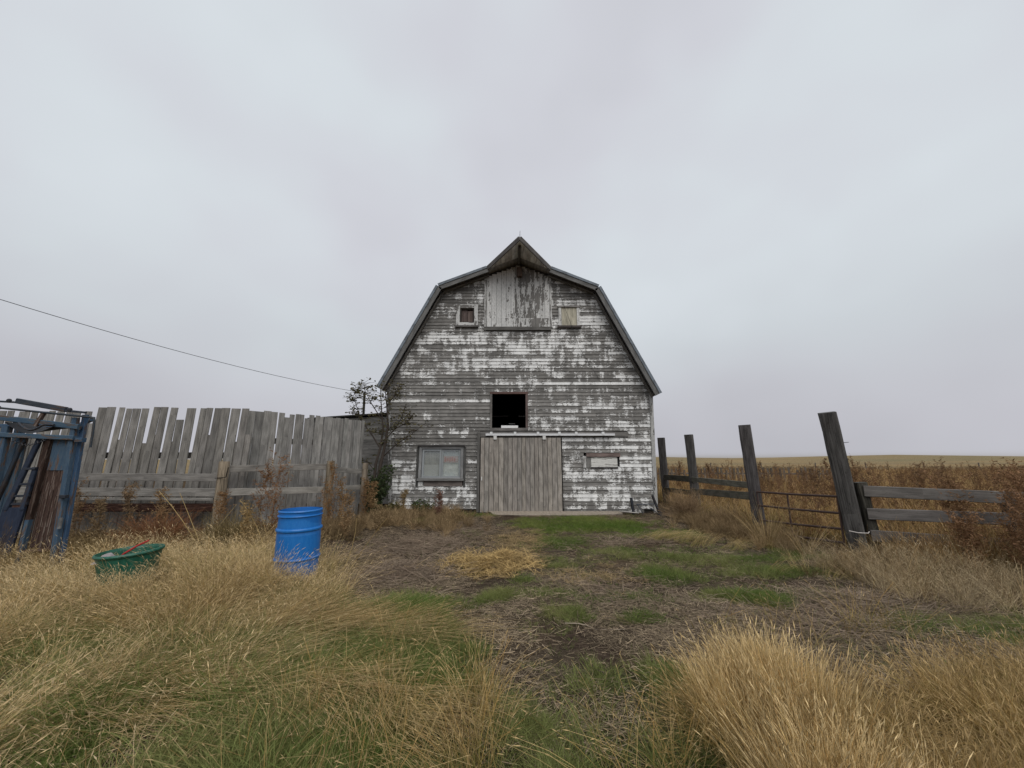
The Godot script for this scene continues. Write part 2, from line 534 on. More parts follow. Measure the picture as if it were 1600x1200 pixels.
func build_ground() -> void:
	var xs := axis_steps(-12.0, 14.0, 0.15, 1400.0)
	var zs := axis_steps(-20.0, 1.0, 0.15, 1400.0)
	var nx := xs.size()
	var nz := zs.size()
	var v := PackedVector3Array()
	var c := PackedColorArray()
	var nm := PackedVector3Array()
	var H := PackedFloat32Array()
	H.resize(nx * nz)
	for j in nz:
		for i in nx: H[j * nx + i] = ground_height(xs[i], zs[j])
	for j in nz:
		for i in nx:
			v.append(Vector3(xs[i], H[j * nx + i], zs[j]))
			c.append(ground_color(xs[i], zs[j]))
			var i0 := maxi(i - 1, 0)
			var i1 := mini(i + 1, nx - 1)
			var j0 := maxi(j - 1, 0)
			var j1 := mini(j + 1, nz - 1)
			nm.append(Vector3(-(H[j * nx + i1] - H[j * nx + i0]) / (xs[i1] - xs[i0]), 1.0, -(H[j1 * nx + i] - H[j0 * nx + i]) / (zs[j1] - zs[j0])).normalized())
	var idx := PackedInt32Array()
	for j in nz - 1:
		for i in nx - 1:
			var a := j * nx + i
			idx.append_array([a, a + 1, a + nx, a + 1, a + nx + 1, a + nx])
	var arr := []
	arr.resize(Mesh.ARRAY_MAX)
	arr[Mesh.ARRAY_VERTEX] = v; arr[Mesh.ARRAY_COLOR] = c; arr[Mesh.ARRAY_NORMAL] = nm; arr[Mesh.ARRAY_INDEX] = idx
	var m := ArrayMesh.new()
	m.add_surface_from_arrays(Mesh.PRIMITIVE_TRIANGLES, arr)
	var o := MeshInstance3D.new()
	o.name = "ground"
	o.mesh = m
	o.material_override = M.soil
	add_child(o)
	tag(o, "farmyard ground of bare dirt and grass running out to tan prairie fields", "ground", "", "structure")

# ---------------------------------------------------------------- vegetation meshes
func blade(g: Geo, p0: Vector3, dir: Vector3, side: Vector3, bend: Vector3, len: float, w: float, c0: Color, c1: Color, segs := 3, tipw := 0.15) -> Vector3:
	# a curved tapering ribbon; returns its tip
	var pts := []
	for k in segs + 1:
		var t := float(k) / segs
		pts.append(p0 + dir * len * t + bend * len * t * t)
	for k in segs:
		var t0 := float(k) / segs
		var t1 := float(k + 1) / segs
		var a := side * w * 0.5 * lerpf(1.0, tipw, t0)
		var b := side * w * 0.5 * lerpf(1.0, tipw, t1)
		var n := (side.cross(pts[k + 1] - pts[k])).normalized()
		var ca := c0.lerp(c1, t0)
		var cb := c0.lerp(c1, t1)
		var uv := [Vector2.ZERO, Vector2.ZERO, Vector2.ZERO]
		g.tri([pts[k] - a, pts[k + 1] - b, pts[k + 1] + b], [n, n, n], uv, ca, cb, cb)
		g.tri([pts[k] - a, pts[k + 1] + b, pts[k] + a], [n, n, n], uv, ca, cb, ca)
	return pts[segs]

func spindle(g: Geo, a: Vector3, b: Vector3, r: float, col: Color) -> void:
	# a seed head: a slim three-sided double cone
	var L := (b - a).normalized()
	var x := L.cross(Vector3(0.3, 0.5, 0.8)).normalized()
	var y := L.cross(x)
	var m := a.lerp(b, 0.4)
	var q := []
	for k in 3: q.append(m + (x * cos(TAU * k / 3) + y * sin(TAU * k / 3)) * r)
	for k in 3:
		var j := (k + 1) % 3
		for e in [a, b]:
			var n: Vector3 = ((q[k] + q[j]) * 0.5 - m).normalized()
			var p := [q[k], q[j], e]
			var fn: Vector3 = (p[2] - p[0]).cross(p[1] - p[0])
			if fn.dot(n) < 0: p = [q[j], q[k], e]
			g.tri(p, [n, n, n], [Vector2.ZERO, Vector2.ZERO, Vector2.ZERO], col)

func rdir() -> Vector3:
	var a := rng.randf() * TAU
	return Vector3(cos(a), 0, sin(a))

func dry_clump(stems: int, rad: float, h0: float, h1: float, spread: float, lean: Vector3, heads: float, wid := 0.0035, leafy := 0.5, green_base := 0.9) -> ArrayMesh:
	var g := Geo.new()
	for k in stems:
		var d := rdir()
		var r := rad * sqrt(rng.randf())
		var p := d * r
		p.y = -0.03
		var out := rdir() * spread * rng.randf() + d * spread * 0.6
		var dir := (Vector3.UP + out * 0.5 + lean * rng.randf_range(0.6, 1.2)).normalized()
		var bend := out * 0.3 + lean * 0.4 + Vector3(0, -0.12, 0) + rdir() * 0.12
		var h := rng.randf_range(h0, h1)
		var t := rng.randf()
		var c0 := Color(0.66, 0.66, 0.5).lerp(Color(0.34, 0.5, 0.24), rng.randf() * green_base)
		var c1 := Color(1.08, 1.05, 1.0) * rng.randf_range(0.55, 1.5)
		if t < 0.16: c1 = c1 * Color(0.85, 0.7, 0.55)
		var side := rdir()
		var tip := blade(g, p, dir, side, bend, h, wid, c0, c1, 3, 0.55)
		if rng.randf() < heads:
			var hd := (dir + bend * 2.0 + Vector3(0, -0.1, 0)).normalized()
			var c2 := Color(1.28, 1.24, 1.18) * rng.randf_range(0.8, 1.25)
			spindle(g, tip - hd * 0.01, tip + hd * rng.randf_range(0.03, 0.06), rng.randf_range(0.0022, 0.0038), c2)
		if rng.randf() < leafy:   # a leaf that droops from the stem
			var q := p + dir * h * rng.randf_range(0.05, 0.5)
			var ld := (rdir() + Vector3.UP * rng.randf_range(0.2, 1.2) + lean).normalized()
			blade(g, q, ld, ld.cross(Vector3.UP).normalized(), Vector3(0, -0.5, 0) + rdir() * 0.3, h * rng.randf_range(0.3, 0.55), wid * 1.15, c0, c1 * 0.95, 3, 0.1)
	return g.mesh()

func green_tuft(blades: int, rad: float, h0: float, h1: float, wid: float, flat: float) -> ArrayMesh:
	var g := Geo.new()
	for k in blades:
		var d := rdir()
		var p := d * rad * sqrt(rng.randf())
		p.y = -0.015
		var dir := (Vector3.UP + d * rng.randf_range(0.1, 0.9) * flat + rdir() * 0.25).normalized()
		var h := rng.randf_range(h0, h1)
		var yel := rng.randf()
		var c := Color(1, 1, 1).lerp(Color(2.4, 1.7, 1.5), pow(yel, 4.0)) * rng.randf_range(0.75, 1.25)
		blade(g, p, dir, dir.cross(rdir()).normalized(), d * 0.35 * flat + Vector3(0, -0.25, 0), h, wid, c, c * 1.1, 3, 0.08)
	return g.mesh()

func litter_mesh(n: int, rad: float, l0: float, l1: float, w: float, up: float) -> ArrayMesh:
	# loose broken stems lying about
	var g := Geo.new()
	for k in n:
		var p := rdir() * rad * sqrt(rng.randf()) + Vector3(0, rng.randf_range(0.004, 0.012 + up * 0.08), 0)
		var d := (rdir() + Vector3(0, rng.randf_range(-0.06, 0.1 + up), 0)).normalized()
		var side := (d.cross(Vector3.UP) + Vector3(0, rng.randf_range(-0.5, 0.5), 0)).normalized()
		var c := Color(1, 1, 1) * rng.randf_range(0.55, 1.35)
		blade(g, p, d, side, rdir() * 0.15 * rng.randf(), rng.randf_range(l0, l1), w * rng.randf_range(0.6, 1.3), c, c, 2, 0.7)
	return g.mesh()

func weed_plant(h: float, branches: int, fuzz: float, leafn: int, c_stem: Color, c_leaf: Color, wide: float, lw := 0.008) -> Geo:
	# a dead annual weed: an upright stem with rising branches set with small crumpled leaves and seeds
	var g := Geo.new()
	var lean := rdir() * rng.randf_range(0.02, 0.14)
	var uv := [Vector2.ZERO, Vector2.ZERO, Vector2.ZERO]
	var pts := []
	for k in 6:
		var t := k / 5.0
		pts.append(Vector3(0, -0.04 + h * t, 0) + lean * h * t * t + rdir() * 0.012 * h * t)
	for k in 5:
		for s in [Vector3.RIGHT, Vector3.BACK]:
			blade(g, pts[k], (pts[k + 1] - pts[k]).normalized(), s, Vector3.ZERO, pts[k].distance_to(pts[k + 1]), lerpf(0.009, 0.004, k / 5.0), c_stem, c_stem, 1, 0.85)
	for b in branches:
		var t := rng.randf_range(0.12, 1.0)
		var i := mini(int(t * 5.0), 4)
		var p: Vector3 = pts[i].lerp(pts[i + 1], t * 5.0 - i)
		var out := rdir()
		var len := h * wide * rng.randf_range(0.5, 1.1) * (1.15 - 0.8 * absf(t - 0.45))
		var dir := (out + Vector3.UP * rng.randf_range(0.6, 1.7)).normalized()
		var side := dir.cross(rdir()).normalized()
		var bend := Vector3(0, 0.25, 0)
		blade(g, p, dir, side, bend, len, 0.005, c_stem, c_stem, 2, 0.5)
		for l in leafn:
			var q := rng.randf_range(0.15, 1.05)
			var lp := p + dir * len * q + bend * len * q * q + rdir() * fuzz * rng.randf()
			var ld := (rdir() + Vector3.UP * rng.randf_range(-0.3, 1.2)).normalized()
			var ls := ld.cross(rdir()).normalized()
			var sz := rng.randf_range(0.6, 1.4)
			var col := c_leaf * rng.randf_range(0.6, 1.4)
			var nn := ls.cross(ld).normalized()
			var tip := lp + ld * lw * 3.2 * sz
			g.tri([lp - ls * lw * 0.5 * sz, tip, lp + ls * lw * 0.5 * sz], [nn, nn, nn], uv, col)
	return g

func tangle(r: float, h: float, n: int, col: Color, wid: float) -> Geo:
	# a tumbleweed-like bush of fine forking twigs
	var g := Geo.new()
	for k in n:
		var d := (rdir() + Vector3.UP * rng.randf_range(0.05, 1.9)).normalized()
		var len := r * rng.randf_range(0.55, 1.05)
		var sc := Vector3(1, h / r, 1)
		var c := col * rng.randf_range(0.6, 1.4)
		var p := rdir() * r * 0.18 * rng.randf()
		var bd := rdir() * 0.25 + Vector3(0, 0.15, 0)
		var dd := (d * sc)
		blade(g, p, dd, d.cross(rdir()).normalized(), bd, len, wid, c, c, 3, 0.5)
		for f in 5:
			var t := rng.randf_range(0.3, 0.95)
			var q := p + dd * len * t + bd * len * t * t
			var fd := (d + rdir() * 0.9 + Vector3.UP * rng.randf_range(-0.3, 0.6)).normalized()
			blade(g, q, fd, fd.cross(rdir()).normalized(), rdir() * 0.2, len * rng.randf_range(0.15, 0.4), wid * 0.8, c * 1.1, c * 1.25, 2, 0.4)
	return g

# ---------------------------------------------------------------- scattering
func scatter(called: String, label: String, cat: String, meshes: Array, mat: Material, spots: Array, kind := "stuff") -> void:
	# spots: [position, yaw, tilt axis*angle, scale, colour]; one MultiMesh of one mesh per object
	for i in meshes.size():
		var mine := []
		for k in range(i, spots.size(), meshes.size()): mine.append(spots[k])
		if mine.is_empty(): continue
		var mm := MultiMesh.new()
		mm.transform_format = MultiMesh.TRANSFORM_3D
		mm.use_colors = true
		mm.mesh = meshes[i]
		mm.instance_count = mine.size()
		for k in mine.size():
			var s: Array = mine[k]
			var b := Basis(Vector3.UP, s[1]).scaled(s[3])
			var tv: Vector3 = s[2]
			if tv.length() > 0.001: b = Basis(tv.normalized(), tv.length()) * b
			mm.set_instance_transform(k, Transform3D(b, s[0]))
			mm.set_instance_color(k, s[4])
		var o := MultiMeshInstance3D.new()
		o.name = numbered(called)
		o.multimesh = mm
		o.material_override = mat
		add_child(o)
		tag(o, label, cat, "", kind)
		if meshes.size() > 1: o.set_meta("group", label)

func spot(x: float, z: float, sc: Vector3, col: Color, tilt := Vector3.ZERO, up := 0.0) -> Array:
	return [Vector3(x, ground_height(x, z) + up, z), rng.randf() * TAU, tilt, sc, col]

func in_view(x: float, z: float, margin := 2.0) -> bool:
	return absf(x) < -z * 1.42 + margin

func occupied(x: float, z: float) -> bool:
	# inside the barn, the slab, the barrel or the tub
	if z < -12.72 and z > -26.0 and x > -4.1 and x < 4.75: return true
	if z < -11.95 and x > -0.6 and x < 3.3: return true
	if Vector2(x + 3.09, z + 5.9).length() < 0.33 or Vector2(x + 5.1, z + 5.5).length() < 0.46: return true
	return false

func tone(a: Color, b: Color, lo := 0.85, hi := 1.15) -> Color:
	return a.lerp(b, rng.randf()) * rng.randf_range(lo, hi)

func build_grass() -> void:
	var tall := []
	for k in 3: tall.append(dry_clump(34, 0.12, 0.25, 0.60, 1.0, Vector3(0.1, 0, 0), 0.7, 0.0026, 0.55))
	for k in 3: tall.append(dry_clump(34, 0.14, 0.22, 0.56, 1.3, Vector3(0.5, 0, 0), 0.65, 0.0026, 0.6))
	var sp := []
	var s0 := Color(0.58, 0.455, 0.275)
	var s1 := Color(0.58, 0.43, 0.225)
	var s2 := Color(0.42, 0.305, 0.155)
	for k in 14000:
		var D := rng.randf_range(2.0, 8.9)
		var x := rng.randf_range(-11.5, 0.2)
		if not in_view(x, -D) or occupied(x, -D): continue
		var p := tall_left(x, -D)
		p *= clampf(0.55 + 3.0 * na.get_noise_2d(x * 34.0 + 60.0, D * 34.0), 0.0, 1.0)
		p *= clampf(0.5 + 1.9 * nb.get_noise_2d(x * 11.0, D * 11.0 + 30.0), 0.1, 0.85) * (1.0 - 0.85 * smoothstep(-2.5, -1.5, x)) if D < 4.6 else clampf(0.72 + nb.get_noise_2d(x * 11.0, D * 11.0 + 30.0), 0.2, 1.0)
		if D > 6.6: p *= 0.6
		if rng.randf() > p: continue
		var wind := na.get_noise_2d(x * 5.0 + 200.0, D * 5.0)
		var tilt := Vector3(0.5 * na.get_noise_2d(x * 9.0, D * 9.0 + 300.0) + rng.randfn(0, 0.16), 0, -0.1 - 0.7 * wind + rng.randfn(0, 0.16))
		if Vector2(x + 3.2, D - 5.3).length() < 0.7: tilt *= 0.3
		var h := 0.84 + 0.6 * na.get_noise_2d(x * 15.0 + 9.0, D * 15.0)
		if D > 6.4: h *= 0.75
		if D < 4.4: h *= 0.62 + 0.2 * smoothstep(-2.0, -3.2, x)
		if x < -4.3 and x > -6.0 and D < 5.7 and D > 4.2: h *= 0.62
		if x > -3.6 and x < -2.5 and D < 5.9 and D > 4.4: h *= 0.85
		var c := s0.lerp(s1, rng.randf()).lerp(s2, clampf(0.35 + 1.6 * nb.get_noise_2d(x * 6.0, D * 6.0), 0, 1)) * rng.randf_range(0.6, 1.35)
		sp.append(spot(x, -D, Vector3(1.1, h, 1.1) * rng.randf_range(0.8, 1.15), c, tilt))
	for q in [[-3.2, 5.35, 0.16, 0.1, 32, 1.2], [-2.85, 5.3, 0.16, 0.1, 12, 0.6], [-4.75, 4.95, 0.3, 0.12, 40, 0.72], [-5.3, 5.0, 0.2, 0.12, 22, 0.7]]:
		for k in q[4]:
			sp.append(spot(q[0] + rng.randfn(0, q[2]), -(q[1] + rng.randfn(0, q[3])), Vector3(1.0, q[5] * rng.randf_range(0.8, 1.15), 1.0), s0.lerp(s1, rng.randf()) * rng.randf_range(0.7, 1.25), Vector3(rng.randfn(0, 0.12), 0, rng.randfn(-0.05, 0.15))))
	scatter("dry_grass", "tall dry tan grass with pale seed heads over the left foreground", "grass", tall, M.grass, sp)
	# golden stand, lower right
	sp = []
	var gold := []
	var spr := []
	for k in 3: gold.append(dry_clump(56, 0.1, 0.4, 0.66, 0.3, Vector3(-0.03, 0, 0), 0.25, 0.003, 0.25, 0.3))
	for k in 3: gold.append(dry_clump(40, 0.14, 0.25, 0.55, 0.8, Vector3(-0.25, 0, 0), 0.5, 0.0028, 0.5, 0.9))
	for k in 4300:
		var D := rng.randf_range(1.9, 3.5)
		var x := rng.randf_range(0.8, 5.0)
		if not in_view(x, -D): continue
		var stand := tall_right(x, -D)
		if rng.randf() > stand: continue
		var right := smoothstep(1.6, 1.85, x + 0.4 * na.get_noise_2d(x * 14.0, D * 14.0 + 17.0))
		var gap := clampf(0.6 + 2.4 * na.get_noise_2d(x * 30.0, D * 30.0 + 44.0), 0.0, 1.0)
		if right > 0.4 and rng.randf() > 0.6 * gap: continue
		if right <= 0.4 and rng.randf() > 0.45 + 0.55 * gap: continue
		var tilt := Vector3(rng.randfn(0, 0.12 + 0.1 * right), 0, 0.03 + 0.75 * right + 0.6 * right * na.get_noise_2d(x * 12.0, D * 12.0) + rng.randfn(0, 0.13))
		var c := Color(0.70, 0.54, 0.29).lerp(Color(0.44, 0.31, 0.145), clampf(right * 1.0 + 0.5 * nb.get_noise_2d(x * 8.0, D * 8.0), 0, 1)) * rng.randf_range(0.6, 1.35)
		var sq := spot(x, -D, Vector3(1.0, rng.randf_range(0.8, 1.15) * (0.94 - 0.3 * right + 0.35 * na.get_noise_2d(x * 18.0, D * 18.0 + 70.0)), 1.0), c, tilt)
		if right > 0.5 or D > 2.95: spr.append(sq)
		else: sp.append(sq)
	for k in 20:   # stems that lean out of the stand to the left
		var x := 1.38 + rng.randfn(0.0, 0.1)
		var D := rng.randf_range(2.6, 2.95)
		spr.append(spot(x, -D, Vector3(0.9, rng.randf_range(0.8, 1.1), 0.9), tone(Color(0.52, 0.37, 0.17), Color(0.42, 0.3, 0.14)), Vector3(rng.randfn(-0.1, 0.15), 0, rng.randfn(0.62, 0.2))))
	scatter("golden_grass", "upright bright golden stand of dry grass in the lower right foreground", "grass", gold.slice(0, 3), M.grass, sp)
	scatter("leaning_grass", "tan grass leaning left in the lower right corner beside the golden stand", "grass", gold.slice(3), M.grass, spr)
	# sparse leaning stems in the middle foreground
	sp = []
	var loose := []
	for k in 3: loose.append(dry_clump(9, 0.1, 0.3, 0.6, 0.8, Vector3(-0.35, 0, 0), 0.9, 0.004, 0.4))
	for q in [[0.1, 2.4, 0.9, 0.2, 16], [-0.25, 2.75, 0.14, 0.5, 60], [-0.75, 2.7, 0.14, 0.4, 36], [-1.0, 3.5, 0.6, 0.5, 16], [0.9, 2.45, 0.2, 0.3, 16], [3.0, 4.3, 1.2, 0.3, 26], [-1.35, 2.7, 0.2, 0.4, 32]]:
		for k in q[4]:
			var x: float = q[0] + rng.randfn(0.0, q[2] * 0.6)
			var D: float = q[1] + rng.randfn(0.0, q[3] * 0.6)
			if D < 1.9: continue
			sp.append(spot(x, -D, Vector3.ONE * rng.randf_range(0.6, 0.95), tone(Color(0.5, 0.36, 0.17), Color(0.4, 0.3, 0.15)), Vector3(rng.randfn(0, 0.15), 0, rng.randfn(0.05, 0.3))))
	scatter("loose_grass", "thin dry stems standing among the green grass in the middle foreground", "grass", loose, M.grass, sp)
	# lodged mats of dry grass
	sp = []
	var lodged := []
	for k in 3: lodged.append(dry_clump(30, 0.14, 0.35, 0.6, 0.35, Vector3(1.5, -0.1, 0), 0.35, 0.004, 0.3))
	for q in [[-2.15, 4.15, 1.0, 0.16, 120, 0.3], [-1.7, 3.3, 0.6, 0.2, 30, -0.5], [-2.7, 3.2, 0.9, 0.4, 60, -0.2], [-0.95, 3.1, 0.35, 0.3, 20, -1.0], [-3.4, 4.6, 1.0, 0.5, 60, 0.1], [3.3, 8.5, 0.7, 0.3, 16, 0.2], [4.9, 6.2, 0.7, 0.4, 22, 0.4], [-3.6, 6.0, 1.0, 0.5, 40, 0.4], [4.2, 7.9, 0.8, 0.4, 14, 0.5]]:
		for k in q[4]:
			var x: float = q[0] + rng.randfn(0.0, q[2] * 0.55)
			var D: float = q[1] + rng.randfn(0.0, q[3] * 0.55)
			if D < 1.9 or occupied(x, -D): continue
			var s := spot(x, -D, Vector3(1, 0.8, 1) * rng.randf_range(0.7, 1.0), tone(Color(0.44, 0.32, 0.16), Color(0.5, 0.38, 0.2)), Vector3.ZERO, rng.randf() * 0.05)
			s[1] = q[5] + rng.randfn(0.0, 0.45)
			sp.append(s)
	scatter("flattened_grass", "mats of dry grass laid flat by the wind beside the dirt track", "grass", lodged, M.grass, sp)
	# green grass
	sp = []
	var gt := []
	for k in 4: gt.append(green_tuft(26, 0.07, 0.07, 0.17, 0.0045, 1.0))
	var far_h := Vector3(1, 0.8, 1)
	for k in 64000:
		var D := rng.randf_range(2.0, 12.6)
		if rng.randf() < 0.5: D = rng.randf_range(2.0, 5.4)
		var x := rng.randf_range(-6.0, 6.0)
		if not in_view(x, -D) or occupied(x, -D): continue
		var gsum := green(x, -D)
		var base := gsum * 0.95
		if D < 9.0: base += 0.035
		if D > 5.0 and x > 0.1 and x < 4.2: base += 0.32 * clampf(0.5 + 2.0 * na.get_noise_2d(x * 16.0 + 800.0, D * 16.0), 0.0, 1.0)
		base += 0.5 * tall_left(x, -D) * (1.0 if D < 5.5 else 0.35) * clampf(0.5 + 1.6 * na.get_noise_2d(x * 14.0 + 500.0, D * 14.0), 0.0, 1.0) + 0.15 * tall_right(x, -D)
		if D < 4.2 and x > -0.7: base *= clampf(0.42 + 2.2 * na.get_noise_2d(x * 22.0 + 300.0, D * 22.0), 0.06, 1.0)
		if rng.randf() > base: continue
		var lush := 1.0 if D > 5.0 else 1.05
		var c := Color(0.12, 0.17, 0.042).lerp(Color(0.23, 0.24, 0.09), clampf(0.45 + nb.get_noise_2d(x * 13.0, D * 13.0) * 1.2, 0, 1)) * rng.randf_range(0.75, 1.25)
		if D > 9.0: c = c * Color(0.9, 0.98, 0.75)
		sp.append(spot(x, -D, Vector3(1, 1, 1) * rng.randf_range(0.7, 1.15) * lush * (0.6 + 0.4 * gsum + 0.35 * tall_left(x, -D) + (0.3 if x < -0.6 and D < 4.8 else 0.0)), c, Vector3(rng.randfn(0, 0.2), 0, rng.randfn(0, 0.2))))
	scatter("green_grass", "short green grass growing in patches over the dirt yard", "grass", gt, M.grass, sp)
	# loose broken stems over the dirt
	sp = []
	var lit := []
	for k in 4: lit.append(litter_mesh(16, 0.16, 0.03, 0.13, 0.0045, 0.0))
	for k in 30000:
		var D := rng.randf_range(2.2, 12.6)
		if rng.randf() < 0.4: D = rng.randf_range(2.3, 6.0)
		var x := rng.randf_range(-4.2, 6.0)
		if not in_view(x, -D) or occupied(x, -D): continue
		var p := 0.8 - 0.4 * green(x, -D)
		p *= 1.0 - 0.7 * maxf(tall_left(x, -D), tall_right(x, -D))
		p *= clampf(0.45 + 1.5 * na.get_noise_2d(x * 10.0, D * 10.0 + 90.0), 0.1, 1.0)
		if rng.randf() > p: continue
		sp.append(spot(x, -D, Vector3.ONE * rng.randf_range(0.7, 1.3), tone(Color(0.11, 0.082, 0.06), Color(0.42, 0.33, 0.22), 0.45, 1.35)))
	scatter("stem_litter", "loose broken stems and chaff strewn over the dirt yard", "litter", lit, M.twig, sp)
	# flattened brown stems right of the barrel
	sp = []
	var coarse := []
	for k in 3: coarse.append(litter_mesh(14, 0.22, 0.12, 0.4, 0.006, 0.12))
	for q in [[-1.9, 7.9, 1.2, 1.1, 420], [-1.7, 6.2, 0.7, 0.6, 220], [4.2, 5.0, 1.2, 0.35, 220], [3.1, 4.5, 1.2, 0.35, 90], [-1.3, 9.8, 0.9, 1.0, 200], [1.2, 5.4, 1.0, 0.7, 60], [2.2, 8.4, 1.3, 0.5, 70], [5.3, 5.6, 0.7, 0.5, 110]]:
		for k in q[4]:
			var x: float = q[0] + rng.randfn(0.0, q[2] * 0.5)
			var D: float = q[1] + rng.randfn(0.0, q[3] * 0.5)
			if D < 3.4 or occupied(x, -D): continue
			sp.append(spot(x, -D, Vector3.ONE * rng.randf_range(0.7, 1.2), tone(Color(0.20, 0.145, 0.105), Color(0.33, 0.26, 0.19), 0.7, 1.2)))
	scatter("flattened_stems", "coarse brown dead stems trampled flat beside the dirt track", "litter", coarse, M.twig, sp)
	# straw pile
	sp = []
	var stw := []
	for k in 3: stw.append(litter_mesh(16, 0.12, 0.06, 0.24, 0.0055, 0.3))
	for k in 1700:
		var x := rng.randfn(-0.33, 0.5)
		var D := rng.randfn(6.7, 0.5)
		var q := clampf(1.25 * exp(-pow((x + 0.33) / 0.65, 2.0) - pow((D - 6.7) / 0.55, 2.0)), 0.0, 1.0)
		if rng.randf() > q * clampf(0.6 + 2.0 * na.get_noise_2d(x * 40.0, D * 40.0), 0.05, 1.0): continue
		var mound := 0.16 * exp(-pow((x + 0.05) / 0.28, 2.0) - pow((D - 6.85) / 0.28, 2.0)) + 0.05 * exp(-pow((x + 0.7) / 0.3, 2.0) - pow((D - 6.6) / 0.3, 2.0))
		sp.append(spot(x, -D, Vector3.ONE * rng.randf_range(0.7, 1.1), tone(Color(0.62, 0.44, 0.19), Color(0.44, 0.31, 0.14), 0.45, 1.35), Vector3(rng.randfn(0, 0.2), 0, rng.randfn(0, 0.2)), mound * rng.randf()))
	for k in 240:
		var x := rng.randfn(0.15, 0.3)
		var D := rng.randfn(8.4, 0.7)
		sp.append(spot(x, -D, Vector3.ONE * rng.randf_range(0.6, 0.9), tone(Color(0.42, 0.30, 0.15), Color(0.36, 0.27, 0.14), 0.7, 1.2)))
	for k in 90:
		var x := rng.randfn(1.15, 0.3)
		var D := rng.randfn(6.1, 0.25)
		sp.append(spot(x, -D, Vector3.ONE * rng.randf_range(0.6, 0.9), tone(Color(0.42, 0.30, 0.15), Color(0.36, 0.27, 0.14), 0.7, 1.2)))
	scatter("spilled_straw", "bright yellow straw spilled in a low heap on the dirt track", "straw", stw, M.grass, sp)
	# low brown weeds along the barn foot and fences
	sp = []
	var low := []
	for k in 3: low.append(tangle(0.26, 0.3, 46, Color(1, 1, 1), 0.004).mesh())
	for q in [[-2.3, 11.3, 1.5, 1.0, 85], [-1.5, 10.0, 0.9, 0.8, 40], [-5.2, 8.6, 1.4, 0.5, 120], [-4.3, 9.3, 0.9, 0.9, 110], [-8.0, 8.0, 1.6, 0.4, 90], [4.9, 9.4, 0.6, 1.5, 130], [5.7, 5.9, 0.9, 0.5, 110], [5.2, 8.2, 0.3, 1.0, 60], [-3.4, 10.6, 0.7, 0.9, 70]]:
		for k in q[4]:
			var x: float = q[0] + rng.randfn(0.0, q[2] * 0.5)
			var D: float = q[1] + rng.randfn(0.0, q[3] * 0.5)
			if occupied(x, -D): continue
			sp.append(spot(x, -D, Vector3(1, rng.randf_range(0.7, 1.4), 1) * rng.randf_range(0.7, 1.2), tone(Color(0.17, 0.115, 0.06), Color(0.36, 0.26, 0.145), 0.6, 1.3)))
	scatter("low_weeds", "low brown tangled weeds along the fences and barn foot", "weeds", low, M.twig, sp)
	# pale wispy grass, right
	sp = []
	var wisp := []
	for k in 3: wisp.append(tangle(0.36, 0.5, 46, Color(1, 1, 1), 0.0032).mesh() if k < 2 else dry_clump(24, 0.2, 0.3, 0.8, 1.2, Vector3.ZERO, 0.5, 0.004, 0.6))
	for k in 230:
		var x := 5.7 + rng.randfn(0.0, 0.8)
		var D := 5.5 + rng.randfn(0.0, 0.4)
		if x < 4.6 or D < 4.4 and x < 5.0: continue
		sp.append(spot(x, -D, Vector3.ONE * rng.randf_range(0.6, 1.05), tone(Color(0.46, 0.37, 0.235), Color(0.35, 0.26, 0.15), 0.7, 1.25)))
	scatter("wispy_grass", "pale wispy dead grass in front of the right hand plank rails", "grass", wisp, M.twig, sp)

